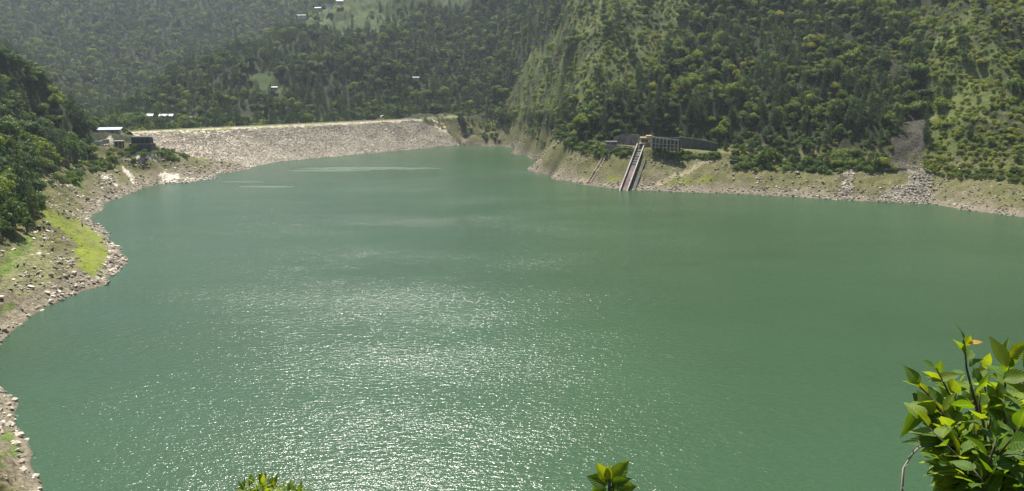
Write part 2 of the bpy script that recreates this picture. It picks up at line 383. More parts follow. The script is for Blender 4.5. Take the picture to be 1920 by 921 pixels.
def leaf_mat(name, cols):
    t = NT(name)
    a = t.add('ShaderNodeAttribute', attribute_type='GEOMETRY', attribute_name='leaf')
    n = t.noise(14, 3, .6, t.obj())
    r = t.ramp(a.outputs['Fac'], [(i / (len(cols) - 1), c) for i, c in enumerate(cols)])
    f = t.ramp(n.outputs[0], [(.3, (.75,.78,.7)), (.7, (1.2,1.18,1.1))]).outputs[0]
    c = t.mix(r.outputs[0], f, 1.0, 'MULTIPLY')
    bl = t.add('ShaderNodeAttribute', attribute_type='GEOMETRY', attribute_name='blade'); sx = t.add('ShaderNodeSeparateXYZ'); t.link(bl.outputs['Vector'], sx.inputs[0])
    ab = t.add('ShaderNodeMath', operation='ABSOLUTE'); t.link(sx.outputs[0], ab.inputs[0])
    rib = t.ramp(ab.outputs[0], [(.05, (1,1,1)), (.12, (0,0,0))]).outputs[0]
    dg = t.add('ShaderNodeMath', operation='MULTIPLY_ADD'); t.link(ab.outputs[0], dg.inputs[0]); dg.inputs[1].default_value = -.28; t.link(sx.outputs[1], dg.inputs[2])
    sn = t.add('ShaderNodeMath', operation='MULTIPLY'); t.link(dg.outputs[0], sn.inputs[0]); sn.inputs[1].default_value = 52
    si = t.add('ShaderNodeMath', operation='SINE'); t.link(sn.outputs[0], si.inputs[0])
    vn = t.ramp(si.outputs[0], [(.75, (0,0,0)), (.98, (.6,.6,.6))]).outputs[0]
    vv_ = t.mix(rib, vn, .5, 'ADD'); c = t.mix(c, (.17,.22,.06), t.mix((0,0,0), vv_, .5))
    blot = t.ramp(t.noise(45, 3, .7, t.obj()).outputs[0], [(.66, (0,0,0)), (.74, (1,1,1))]).outputs[0]; c = t.mix(c, (.12,.09,.02), blot)
    t.link(c, t.b.inputs['Base Color']); t.b.inputs['Roughness'].default_value = .55; t.b.inputs['Specular IOR Level'].default_value = .22
    t.link(t.bump(si.outputs[0], .35, .0008), t.b.inputs['Normal'])
    tr = t.add('ShaderNodeBsdfTranslucent'); t.link(t.mix(c, (3.0,2.5,.6), 1.0, 'MULTIPLY'), tr.inputs[0])
    mx = t.add('ShaderNodeMixShader'); mx.inputs[0].default_value = .42
    t.link(t.b.outputs[0], mx.inputs[1]); t.link(tr.outputs[0], mx.inputs[2]); t.link(mx.outputs[0], t.out.inputs[0])
    return t.m
M['bigleaf'] = leaf_mat('shrub_leaves', [(.035,.085,.012),(.07,.145,.015),(.15,.21,.02),(.45,.26,.02)])
M['twig'] = simple('twig', (.10,.075,.05), .3, 20, .8)
M['palewig'] = simple('pale_twig', (.34,.29,.24), .2, 30, .8)

# ------------------------------------------------------------------ object helpers
def props(o, label=None, cat=None, group=None, kind=None):
    if label: o['label'] = label
    if cat: o['category'] = cat
    if group: o['group'] = group
    if kind: o['kind'] = kind
    return o
def empty(name, loc, rz=0, **kw):
    o = bpy.data.objects.new(name, None); C.objects.link(o); o.location = loc; o.rotation_euler = (0, 0, rz)
    o.empty_display_size = .5
    return props(o, **kw)
def mesh_np(name, verts, faces, mat, smooth=False):
    me = bpy.data.meshes.new(name)
    verts = np.asarray(verts, np.float32); faces = np.asarray(faces, np.int32)
    k = faces.shape[1]
    me.vertices.add(len(verts)); me.vertices.foreach_set('co', verts.ravel())
    me.loops.add(faces.size); me.loops.foreach_set('vertex_index', faces.ravel())
    me.polygons.add(len(faces)); me.polygons.foreach_set('loop_start', np.arange(0, faces.size, k, dtype=np.int32))
    if smooth: me.polygons.foreach_set('use_smooth', np.ones(len(faces), bool))
    me.update(calc_edges=True); me.validate()
    if mat: me.materials.append(mat)
    return me
def link(name, me, parent=None, **kw):
    o = bpy.data.objects.new(name, me); C.objects.link(o)
    if parent: o.parent = parent
    return props(o, **kw)
class MB:
    def __init__(s): s.bm = bmesh.new()
    def box(s, x0, x1, y0, y1, z0, z1):
        v = [s.bm.verts.new(c) for c in ((x0,y0,z0),(x1,y0,z0),(x1,y1,z0),(x0,y1,z0),(x0,y0,z1),(x1,y0,z1),(x1,y1,z1),(x0,y1,z1))]
        for f in ((0,3,2,1),(4,5,6,7),(0,1,5,4),(1,2,6,5),(2,3,7,6),(3,0,4,7)): s.bm.faces.new([v[i] for i in f])
        return s
    def hexa(s, pts):      # 4 bottom, 4 top
        v = [s.bm.verts.new(c) for c in pts]
        for f in ((0,3,2,1),(4,5,6,7),(0,1,5,4),(1,2,6,5),(2,3,7,6),(3,0,4,7)): s.bm.faces.new([v[i] for i in f])
        return s
    def tube(s, pts, rad, n=6):
        pts = [Vector(p) for p in pts]; rings = []
        for i, p in enumerate(pts):
            d = (pts[min(i + 1, len(pts) - 1)] - pts[max(i - 1, 0)]).normalized()
            a = d.cross(Vector((0, 0, 1)) if abs(d.z) < .9 else Vector((1, 0, 0))).normalized(); b = d.cross(a)
            r = rad[i] if hasattr(rad, '__len__') else rad
            rings.append([s.bm.verts.new(p + (a * math.cos(t * 2 * math.pi / n) + b * math.sin(t * 2 * math.pi / n)) * r) for t in range(n)])
        for q in range(len(rings) - 1):
            for k in range(n): s.bm.faces.new((rings[q][k], rings[q][(k + 1) % n], rings[q + 1][(k + 1) % n], rings[q + 1][k]))
        s.bm.faces.new(rings[0][::-1]); s.bm.faces.new(rings[-1])
        return s
    def build(s, name, mat, parent=None, bevel=0, smooth=False, **kw):
        bmesh.ops.recalc_face_normals(s.bm, faces=s.bm.faces)
        if bevel: bmesh.ops.bevel(s.bm, geom=s.bm.edges, offset=bevel, segments=1, affect='EDGES')
        me = bpy.data.meshes.new(name); s.bm.to_mesh(me); s.bm.free(); me.materials.append(mat)
        if smooth:
            for p in me.polygons: p.use_smooth = True
        return link(name, me, parent, **kw)

# ------------------------------------------------------------------ terrain
az_f = np.linspace(R(-41), R(41), 880); az_c = np.linspace(R(41), R(319), 82)[1:-1]
az = np.concatenate([az_f, az_c]); NA = len(az)
rr = np.concatenate([np.geomspace(.8, 150, 46)[:-1], np.geomspace(150, 1500, 560)[:-1], np.geomspace(1500, 4000, 80)]); NR = len(rr)
X = (np.sin(az)[None, :] * rr[:, None]).ravel(); Yy = (np.cos(az)[None, :] * rr[:, None]).ravel()
Z = ground(X, Yy)
i = np.arange(NR - 1)[:, None] * NA; j = np.arange(NA)[None, :]; j2 = (j + 1) % NA
faces = np.stack([i + j, i + NA + j, i + NA + j2, i + j2], -1).reshape(-1, 4)
me = mesh_np('terrain', np.stack([X, Yy, Z], 1), faces, M['ground'], True)
Uu, Vv, Dd = proj(X, Yy, Z)

PATCH = {}
def patch(pts, y0=150, y1=1500): return [on_ground(u, v, y0, y1)[:2] for u, v in pts]
def gmask(poly, soft=1.3):
    # ragged-edged patch of ground cover
    jx = X + fbm(X / 7, Yy / 7, 3, 51) * soft * 2.2; jy = Yy + fbm(X / 7, Yy / 7, 3, 57) * soft * 2.2
    xs = [q[0] for q in poly]; ys = [q[1] for q in poly]
    sel = (jx > min(xs)) & (jx < max(xs)) & (jy > min(ys)) & (jy < max(ys))
    m = np.zeros(X.shape); idx = np.nonzero(sel)[0]
    m[idx] = inpoly(jx[idx], jy[idx], poly); return m
col = np.zeros((len(X), 3))
nA = fbm(X / 30, Yy / 30, 4, 61); nB = fbm(X / 6, Yy / 6, 4, 65); nC = fbm(X / 2.5, Yy / 2.5, 3, 68)
# bare bank: pinkish tan near the water, olive turf higher up
soil = np.array([.185, .155, .10]); pale = np.array([.235, .205, .15]); turf = np.array([.115, .118, .040]); grey = np.array([.17, .155, .13])
def blend(m, c):
    global col
    col = col * (1 - m[:, None]) + np.asarray(c)[None, :] * m[:, None]
col[:] = soil
blend(sstep(-.2, .6, nB) * .6, grey); blend(sstep(0, .7, nC) * .5, pale); blend(sstep(.1, .5, -nC - nB * .4) * .6, (.09, .08, .062))
blend(sstep(2.5, 11, Z + nA * 8 + nB * 5) * .88, turf)
blend((1 - sstep(1.2, 4.5, Z + nB * 1.5)) * .7, pale)
blend((1 - sstep(.1, .7, Z)) * .8, (.14, .115, .09))
# narrow strandlines
q = np.sin(Z * 5.5 + nA * 2); blend(np.clip(q - .55, 0, 1) * .8 * sstep(1, 2, Z) * (1 - sstep(20, 26, Z)), (.13, .11, .07))
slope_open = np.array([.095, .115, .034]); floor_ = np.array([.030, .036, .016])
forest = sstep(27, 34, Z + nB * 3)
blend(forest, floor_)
opn = inpoly(X, Yy, patch([(950,215),(945,170),(990,110),(1040,60),(1090,4),(1310,4),(1290,60),(1235,120),(1150,175),(1090,200),(1010,215)], 600, 1700)) * 1.0
opn2 = inpoly(X, Yy, patch([(1735,318),(1740,200),(1730,120),(1760,60),(1700,5),(1960,5),(1960,330)], 500, 1700)) * 1.0
blend(np.maximum(opn, opn2) * sstep(-.5, .3, nA + nB * .5) * forest, slope_open)
blend(np.maximum(opn, opn2) * sstep(.2, .6, nB) * forest, (.13, .14, .05))
tm = terr_mask(X, Yy); blend(tm, (.06, .09, .028)); blend(tm * sstep(-.1, .25, nA), (.09, .12, .04))
fr = Z / 3.2 - np.floor(Z / 3.2); blend(tm * sstep(.5, .6, fr), (.035, .04, .02))
LIME = [[(70,392),(100,395),(150,415),(195,450),(205,485),(190,515),(165,520),(150,500),(140,455),(110,430),(75,412)],
        [(0,495),(50,440),(68,440),(60,470),(20,505),(0,522)], [(0,574),(30,571),(45,578),(20,586),(0,588)],
        [(118,334),(150,336),(158,350),(140,352)], [(0,810),(15,805),(25,830),(18,870),(0,880)],
        [(360,291),(430,292),(405,298),(372,299)], [(1232,338),(1330,330),(1340,343),(1250,350)], [(1140,335),(1165,333),(1160,343),(1142,343)]]
LIMEM = np.zeros(len(X), bool)
for k, pl in enumerate(LIME):
    c = (.155, .19, .02) if k in (0,) else (.10, .155, .028) if k < 5 else (.15, .17, .03)
    LIMEM |= gmask(patch(pl)) > .5
    w = gmask(patch(pl)) * (.45 + .5 * sstep(-.5, .1, nB + nC * .4))
    blend(w, c)
for pl in ([(1225,345),(1240,348),(1300,322),(1355,291),(1348,288),(1290,318)],): blend(gmask(patch(pl), .6) * .9, (.33, .285, .18))
for pl in ([(20,486),(90,470),(110,520),(60,560),(0,550)],[(70,440),(95,470),(40,500),(20,505)]): blend(gmask(patch(pl)) * .5, (.20, .21, .09))
SCAR = patch([(1655,322),(1668,285),(1690,245),(1706,215),(1714,192),(1726,200),(1732,250),(1732,322)], 500, 1000)
SCAR2 = patch([(1705,318),(1745,320),(1750,382),(1640,377),(1660,360),(1700,345)], 500, 900)
SCAR3 = patch([(1585,318),(1600,318),(1595,374),(1570,374)], 500, 900)
blend(gmask(SCAR, 4) * (.45 + .5 * sstep(-.3, .2, nB)), (.072, .064, .052)); blend(gmask(SCAR2) * .7, (.25, .235, .20)); blend(gmask(SCAR3) * .6, (.30, .28, .24))
for pl in ([(240,292),(265,289),(300,292),(290,303),(262,305)],[(225,310),(238,318),(262,345),(250,345)],[(190,328),(205,332),(222,350),(205,345)],
           [(300,328),(335,326),(340,342),(302,343)],[(345,335),(400,333),(400,338),(350,343)],[(140,318),(156,320),(148,332)]):
    blend(gmask(patch(pl), 1.5) * .9, (.55, .50, .42))
SP = [(1085,345),(1100,345),(1145,290),(1130,288)]
LANE = patch([(236,258),(208,257),(214,268),(206,274),(150,274),(62,274),(62,270),(160,270),(200,269),(200,259)], 400, 900)
blend(gmask(LANE, .6) * .85, (.40, .37, .28))
blend(((Z > 33) & (Z < 35.2) & inpoly(X, Yy, patch([(780,213),(945,214),(945,222),(780,224)], 900, 1300))) * .7, (.28, .27, .12))
ca = me.attributes.new('cover', 'FLOAT_COLOR', 'POINT')
ca.data.foreach_set('color', np.concatenate([np.clip(col, 0, 1), np.ones((len(X), 1))], 1).astype(np.float32).ravel())
link('terrain', me, kind='structure')

# ------------------------------------------------------------------ lake
gx = np.linspace(-560, 560, 3); 
wv = [(-620, 60, 0), (620, 60, 0), (620, 1180, 0), (-620, 1180, 0)]
link('water', mesh_np('water', wv, [(0, 1, 2, 3)], M['water']), kind='structure')

# ------------------------------------------------------------------ scattering machinery for uncountable masses
proto_col = bpy.data.collections.new('prototypes')
def proto_set(name, meshes):
    cl = bpy.data.collections.new(name)
    for k, m_ in enumerate(meshes):
        o = bpy.data.objects.new('%s_%02d' % (name, k), m_); cl.objects.link(o)
    return cl
def scatter(name, coll, pts, rot, scl, idx, tint, parent=None, **kw):
    me = bpy.data.meshes.new(name); me.vertices.add(len(pts)); me.vertices.foreach_set('co', np.asarray(pts, np.float32).ravel())
    for nm, ty, arr, key in (('rot', 'FLOAT_VECTOR', rot, 'vector'), ('scl', 'FLOAT_VECTOR', scl, 'vector'), ('idx', 'INT', idx, 'value'), ('tint', 'FLOAT', tint, 'value')):
        at = me.attributes.new(nm, ty, 'POINT'); at.data.foreach_set(key, np.asarray(arr, np.int32 if ty == 'INT' else np.float32).ravel())
    o = link(name, me, parent, **kw)
    g = bpy.data.node_groups.new(name + '_scatter', 'GeometryNodeTree')
    g.interface.new_socket('Geometry', in_out='INPUT', socket_type='NodeSocketGeometry'); g.interface.new_socket('Geometry', in_out='OUTPUT', socket_type='NodeSocketGeometry')
    N = g.nodes; gi = N.new('NodeGroupInput'); go = N.new('NodeGroupOutput'); ip = N.new('GeometryNodeInstanceOnPoints')
    ci = N.new('GeometryNodeCollectionInfo'); ci.inputs['Collection'].default_value = coll
    ci.inputs['Separate Children'].default_value = True; ci.inputs['Reset Children'].default_value = True
    def at(nm, dt):
        n = N.new('GeometryNodeInputNamedAttribute'); n.data_type = dt; n.inputs['Name'].default_value = nm; return n.outputs['Attribute']
    L = g.links
    L.new(gi.outputs[0], ip.inputs['Points']); L.new(ci.outputs[0], ip.inputs['Instance']); ip.inputs['Pick Instance'].default_value = True
    L.new(at('idx', 'INT'), ip.inputs['Instance Index']); L.new(at('scl', 'FLOAT_VECTOR'), ip.inputs['Scale'])
    L.new(at('rot', 'FLOAT_VECTOR'), ip.inputs['Rotation']); L.new(ip.outputs[0], go.inputs[0])
    md = o.modifiers.new('scatter', 'NODES'); md.node_group = g
    return o

# ------------------------------------------------------------------ stones
def rock_mesh(seed, sub=2):
    r = random.Random(seed); bm = bmesh.new(); bmesh.ops.create_icosphere(bm, subdivisions=sub, radius=1)
    cuts = [(Vector((r.gauss(0, 1), r.gauss(0, 1), r.gauss(0, 1))).normalized(), r.uniform(.45, .85)) for _ in range(9)]
    sx, sy, sz = r.uniform(.8, 1.2), r.uniform(.7, 1), r.uniform(.5, .75)
    for v in bm.verts:
        for nrm, dd in cuts:
            k = v.co.dot(nrm) - dd
            if k > 0: v.co -= nrm * k
        v.co = Vector((v.co.x * sx, v.co.y * sy, v.co.z * sz))
    me = bpy.data.meshes.new('stone'); bm.to_mesh(me); bm.free(); me.materials.append(M['stone']); return me
ROCKS = [rock_mesh(k, 2 if k > 3 else 1) for k in range(8)]
rocks_c = proto_set('stones', ROCKS)

def stones(name, x, y, z, smin, smax, tl, th, power=2.5, **kw):
    n = len(x); s = smin + (smax - smin) * rng.random(n) ** power
    scl = np.stack([s * rng.uniform(.8, 1.3, n), s * rng.uniform(.8, 1.2, n), s * rng.uniform(.7, 1.1, n)], 1)
    rot = np.stack([rng.uniform(-.5, .5, n), rng.uniform(-.5, .5, n), rng.uniform(0, 6.28, n)], 1)
    return scatter(name, rocks_c, np.stack([x, y, z + s * .12], 1), rot, scl, rng.integers(0, 8, n), rng.uniform(tl, th, n), **kw)

# ------------------------------------------------------------------ the embankment dam
cL = Vector(pz(262, 245.2, 34.5)); cR = Vector(pz(852, 218.8, 34.5))
bpts = [Vector(pz(u, v, 0)) for u, v in [(330,326),(475,313),(520,303.5),(600,296),(700,287),(780,280),(840,274.5),(866,272)]]
ax = (cR - cL).normalized(); Ld = (cR - cL).length; nx = Vector((ax.y, -ax.x, 0))
bs = [((b - cL).dot(ax), (b - cL).dot(nx)) for b in bpts]
bs_t = [b[0] for b in bs]; bs_o = [b[1] for b in bs]
def dam_pt(t, s, k=None):   # t metres along the crest, s 0 at the crest edge .. 1 at the waterline (and beyond)
    off = np.interp(t, bs_t, bs_o)
    return cL.x + ax.x * t + nx.x * (5 + (off - 5) * s), cL.y + ax.y * t + nx.y * (5 + (off - 5) * s), 33.6 * (1 - s)
dam = empty('embankment_dam', (cL + cR) / 2 - Vector((0, 0, 34.5)), label='long rockfill dam of pale rubble closing the far end of the lake', cat='dam')
T, S = np.meshgrid(np.linspace(-10, Ld + 15, 330), np.linspace(0, 1.3, 90), indexing='ij')
dx, dy, dz = dam_pt(T, S)
jit = fbm(T / 3.0, S * 30, 3, 81); dz = dz + jit * .8
o0 = np.array(dam.location)
nI, nJ = T.shape; ii = np.arange(nI - 1)[:, None] * nJ; jj = np.arange(nJ - 1)[None, :]
df = np.stack([ii + jj, ii + jj + 1, ii + nJ + jj + 1, ii + nJ + jj], -1).reshape(-1, 4)
M['riprapbase'] = simple('rubble_bed', (.48,.40,.30), .4, .5, .95, bump=.5)
link('rubble_slope', mesh_np('rubble_slope', np.stack([dx.ravel(), dy.ravel(), dz.ravel()], 1) - o0, df[:, ::-1], M['riprapbase']), dam)
nr = 66000
tt = rng.uniform(-5, Ld - 62, nr); ss = rng.uniform(0.0, 1.06, nr)
edge = Ld - 66 + 52 * np.clip(ss, 0, 1) + rng.normal(0, 3, nr)      # ragged right edge of the rubble against the turf abutment
tt = rng.uniform(-5, 1, nr) * 0 + rng.uniform(0, 1, nr) * (edge + 5) - 5
rx, ry, rz = dam_pt(tt, ss)
grass_line = rng.random(nr) < sstep(.04, .13, ss + fbm(tt / 14, ss * 0, 2, 3) * .04)
rx, ry, rz, tt, ss = rx[grass_line], ry[grass_line], rz[grass_line], tt[grass_line], ss[grass_line]
tone = np.clip(.55 + .3 * ss + .2 * fbm(tt / 20, ss * 6, 3, 4) + rng.normal(0, .2, len(tt)), 0, 1)
n = len(rx); s = .38 + .75 * rng.random(n) ** 2.2
rip = scatter('rubble', rocks_c, np.stack([rx, ry, rz + .2], 1) - o0, np.stack([rng.uniform(-.6,.6,n), rng.uniform(-.6,.6,n), rng.uniform(0,6.28,n)], 1),
        np.stack([s * rng.uniform(.8,1.4,n), s, s * rng.uniform(.8,1.2,n)], 1), rng.integers(0, 8, n), tone, parent=dam, kind='stuff')
# crest: verge, road, kerb wall; downstream shoulder
def crest_strip(name, o1, o2, z1, z2, mat, t0=-10, t1=None):
    t1 = t1 or Ld + 15; b = MB(); n = 60
    for k in range(n):
        a0 = t0 + (t1 - t0) * k / n; a1 = t0 + (t1 - t0) * (k + 1) / n
        def q(t, o, z):
            if o > 9: z = 33.6 * (1 - (o - 5) / (np.interp(t, bs_t, bs_o) - 5)) + .25
            p = cL + ax * t - nx * (-o); return (p.x - o0[0], p.y - o0[1], z)
        v = [b.bm.verts.new(q(*w)) for w in ((a0, o1, z1), (a1, o1, z1), (a1, o2, z2), (a0, o2, z2))]
        b.bm.faces.new(v)
    bmesh.ops.remove_doubles(b.bm, verts=b.bm.verts, dist=.001)
    return b.build(name, mat, dam)
crest_strip('grass_verge', 9.5, 2.8, 31.9, 34.25, M['verge'])
crest_strip('road', 2.8, -4.5, 34.35, 34.45, M['road'])
crest_strip('kerb', 3.05, 2.6, 34.25, 34.85, M['concrete'])
crest_strip('back_slope', -4.5, -34, 34.4, 19, M['verge'])
# ------------------------------------------------------------------ buildings
def house(name, loc, rz, w, d, h, roof, wall, label, cat='house', group=None, flat=False, over=1.0, wins=2, rise=None, door=True):
    t = empty(name, loc, rz, label=label, cat=cat, group=group)
    MB().box(-w/2, w/2, -d/2, d/2, -2.5, h).build('wall', wall, t)
    rise = rise if rise is not None else d * .16
    b = MB(); x0, x1, y0, y1 = -w/2 - over, w/2 + over, -d/2 - over, d/2 + over; th = .16
    if flat:
        b.hexa([(x0,y0,h+.01),(x1,y0,h+.01),(x1,y1,h+rise),(x0,y1,h+rise),(x0,y0,h+th),(x1,y0,h+th),(x1,y1,h+rise+th),(x0,y1,h+rise+th)])
    else:
        b.hexa([(x0,y0,h+.01),(x1,y0,h+.01),(x1,0,h+rise),(x0,0,h+rise),(x0,y0,h+th),(x1,y0,h+th),(x1,0,h+rise+th),(x0,0,h+rise+th)])
        b.hexa([(x0,0.002,h+rise),(x1,0.002,h+rise),(x1,y1,h+.01),(x0,y1,h+.01),(x0,0.002,h+rise+th),(x1,0.002,h+rise+th),(x1,y1,h+th),(x0,y1,h+th)])
        for xx in (-w/2 + .05, w/2 - .25): MB().hexa([(xx,-d/2,h),(xx+.2,-d/2,h),(xx+.2,d/2,h),(xx,d/2,h),(xx,-.01,h+rise-.02),(xx+.2,-.01,h+rise-.02),(xx+.2,.01,h+rise-.02),(xx,.01,h+rise-.02)]).build('gable', wall, t)
    b.build('roof', roof, t)
    for k in range(wins):
        xc = -w/2 + w * (k + .5) / wins * (1 if not door else .8) + (0 if not door else .0)
        f = MB().box(xc-.75, xc+.75, -d/2-.06, -d/2+.03, h*.34, h*.74).build('window', M['wood'], t)
        MB().box(xc-.6, xc+.6, -d/2-.09, -d/2-.02, h*.38, h*.70).build('pane', M['glass'], f)
    if door: MB().box(w*.36-.5, w*.36+.5, -d/2-.07, -d/2+.03, 0, min(2.1, h*.8)).build('door', M['rustwood'], t)
    return t
def place(u, v, z=None, Y=None):
    return Vector(pz(u, v, z)) if Y is None else Vector(py(u, v, Y))
hp = place(207, 253.5, 33.4)
house('house', (hp.x, hp.y, 33.1), R(14), 17, 8, 5.6, M['bluetin'], M['ochre'], 'cream plastered house with pale blue tin roof at the left end of the dam', flat=True, over=2.0, wins=3, rise=1.6)
# dark spillway gatehouse on its stone retaining wall
wp = Vector(pz(263, 275.5, 28))
gw = empty('retaining_wall', (wp.x, wp.y, 26.0), R(6), label='dark grey stone retaining wall with pale coping beside the left end of the dam', cat='wall')
MB().box(-9.2, 9.6, 0, 11, -2.5, 4.4).build('masonry', M['darkstone'], gw)
MB().box(-9.5, 9.9, -.3, 1.0, 4.403, 4.75).build('coping', M['concrete'], gw)
for k in range(6): MB().box(-8.6 + k * 3.4, -7.9 + k * 3.4, -.35, .02, -2.5, 4.1).build('buttress', M['darkstone'], gw)
gh = empty('gatehouse', (wp.x - .5, wp.y + 5.5, 30.41), R(6), label='dark ruined stone gatehouse standing on the retaining wall by the dam', cat='gatehouse')
b = MB(); b.box(-8, 8.4, -3.4, -2.9, 0, 5.6).box(-8, -7.5, -2.9, 4, 0, 5.9).box(7.9, 8.4, -2.9, 4, 0, 4.6).box(-7.5, 7.9, 3.5, 4, 0, 5.4); b.build('wall', M['darkstone'], gh)
MB().hexa([(-8.4,-3.9,5.62),(8.8,-3.9,5.62),(8.8,4.3,5.62),(-8.4,4.3,5.62),(-8,-3.5,6.2),(7.2,-3.5,6.2),(7.2,4,6.4),(-8,4,6.6)]).build('roof', M['darkstone'], gh)
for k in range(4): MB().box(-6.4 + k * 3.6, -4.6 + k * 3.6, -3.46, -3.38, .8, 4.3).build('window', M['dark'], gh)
sp0 = place(222, 272, 30.5)
st_ = empty('gate_pillars', (sp0.x, sp0.y, 29.5), R(10), label='low dark stone pump hut with open front left of the gatehouse', cat='hut')
MB().box(-3.4, 3.4, .4, 4.5, -2, 4.2).build('wall', M['darkstone'], st_)
MB().box(-4, 4, -.6, 5, 4.203, 4.5).build('roof', M['concrete'], st_)
for k in (-3, 0, 3): MB().box(k - .3, k + .3, -.4, .2, -2, 4.2).build('pillar', M['concrete'], st_)
st_.name = 'pump_hut'

# parapet along the lane on the left slope
pts = [on_ground(u, 272.5, 500, 900) for u in np.linspace(66, 205, 24)]
b = MB()
for k in range(23):
    a, c = Vector(pts[k]), Vector(pts[k + 1]); 
    nrm = Vector((-(c - a).y, (c - a).x, 0)).normalized() * .35
    za, zc = 33.9, 33.9
    b.hexa([(a.x-nrm.x,a.y-nrm.y,za-3),(c.x-nrm.x,c.y-nrm.y,zc-3),(c.x+nrm.x,c.y+nrm.y,zc-3),(a.x+nrm.x,a.y+nrm.y,za-3),
            (a.x-nrm.x,a.y-nrm.y,za+.9),(c.x-nrm.x,c.y-nrm.y,zc+.9),(c.x+nrm.x,c.y+nrm.y,zc+.9),(a.x+nrm.x,a.y+nrm.y,za+.9)])
b.build('roadside_wall', M['concrete'], label='low pale concrete wall along the lane through the left hillside trees', cat='wall')

# village roofs behind the dam and farms on the terraces
VILL = []
def village(u, v, Y, w, d, h, roof, label, rz=0, wall=None, group='farmhouses on the hillsides behind the dam', **kw):
    x, y, z = py(u, v, Y); g = gz(x, y); VILL.append((x, y))
    zz = g if abs(g - z) < 14 else z
    return house('farmhouse', (x, y, z - 1), R(rz), w, d, h, roof, wall or M['cream'], label, group=group, **kw)
village(278, 220, 985, 12, 9, 2.6, M['tin'], 'white tin-roofed long house, leftmost behind the dam crest', 4, rise=2.4)
village(313, 220, 1000, 15, 9, 2.6, M['tin'], 'longer white tin-roofed house, second from left behind the dam crest', 4, rise=2.2, wins=3)
village(357, 222, 1010, 18, 7, 2.2, M['oldconcrete'], 'long low grey-roofed shed right of the two white-roofed houses', 3, rise=.9, wins=3, cat='shed')
village(460, 223, 1045, 7, 5, 2.4, M['tin'], 'small white-roofed hut in the trees behind the middle of the dam', 10, rise=1.0, wins=1)
village(514, 166, 1120, 8, 5, 2.4, M['tin'], 'small pale-roofed hut beside the lower terraced fields', 5, rise=1.0, wins=1)
village(617, 12, 1390, 10, 7, 4.5, M['white'], 'white box-shaped farmhouse at the top edge of the green terraces', -5, M['white'], flat=True, rise=.3, over=.4)
village(637, 5, 1410, 10, 6, 3.2, M['tin'], 'pale-roofed farmhouse just right of the white box-shaped one', 8, rise=1.4)
village(597, 18, 1375, 9, 7, 3.0, M['tin'], 'grey-white roofed farmhouse below and left of the white box-shaped one', -10, rise=1.6)
village(562, 31, 1350, 5, 5, 2.6, M['white'], 'tiny white hut, left one of a pair on the ridge', 0, M['white'], wins=1, rise=.8)
village(570, 31, 1352, 5, 5, 2.6, M['white'], 'tiny white hut, right one of a pair on the ridge', 0, M['white'], wins=1, rise=.8)
village(780, 147, 1240, 8, 5, 2.2, M['tin'], 'lone pale-roofed hut among dark pines above the dam crest', 0, wins=1, rise=.8)

# things standing on the crest
p = place(758, 219.5, 34.5)
mk = empty('marker_post', (p.x, p.y, 34.4), R(40), label='white square marker post standing at the right part of the dam crest', cat='post')
MB().box(-.75, .75, -.75, .75, 0, 6.0).build('shaft', M['white'], mk, bevel=.06)
MB().box(-1.1, 1.1, -1.1, 1.1, -.3, .5).build('plinth', M['concrete'], mk); MB().box(-.95, .95, -.95, .95, 6.003, 6.4).build('cap', M['white'], mk)
p = place(718, 221, 34.5)
hu = empty('shelter', (p.x, p.y + 6, 34), R(40), label='small grey arched shelter beside the crest road behind the dam', cat='shelter')
b = MB(); prev = None
for k in range(9):
    a = math.pi * k / 8; b_ = (5.2 * math.cos(a), 3.4 * math.sin(a)); 
    if prev:
        b.hexa([(prev[0],-3,prev[1]),(prev[0],3,prev[1]),(b_[0],3,b_[1]),(b_[0],-3,b_[1]),(prev[0]*1.05,-3,prev[1]*1.05+.02),(prev[0]*1.05,3,prev[1]*1.05+.02),(b_[0]*1.05,3,b_[1]*1.05+.02),(b_[0]*1.05,-3,b_[1]*1.05+.02)])
    prev = b_
b.build('roof', M['oldconcrete'], hu); MB().box(-4.6, 4.6, 2.6, 2.95, -1, 1.4).build('back_wall', M['darkstone'], hu)
def low_wall(u0, u1, v0, v1, z, h, mat, label, name='parapet_wall'):
    b = MB(); n = 14; q = [place(u0 + (u1 - u0) * k / n, v0 + (v1 - v0) * k / n, z) for k in range(n + 1)]
    for k in range(n):
        a, c = q[k], q[k + 1]; w = Vector((0, .5, 0))
        b.hexa([a - Vector((0,0,3)), c - Vector((0,0,3)), c + w - Vector((0,0,3)), a + w - Vector((0,0,3)), a + Vector((0,0,h)), c + Vector((0,0,h)), c + w + Vector((0,0,h)), a + w + Vector((0,0,h))])
    return b.build(name, mat, label=label, cat='wall')
low_wall(786, 852, 218.2, 217.5, 35.0, .9, M['concrete'], 'low pale wall along the road at the right end of the dam crest')
low_wall(902, 930, 217.8, 217.5, 35.2, 1.0, M['oldconcrete'], 'short grey wall beside the road right of the dam among bushes')

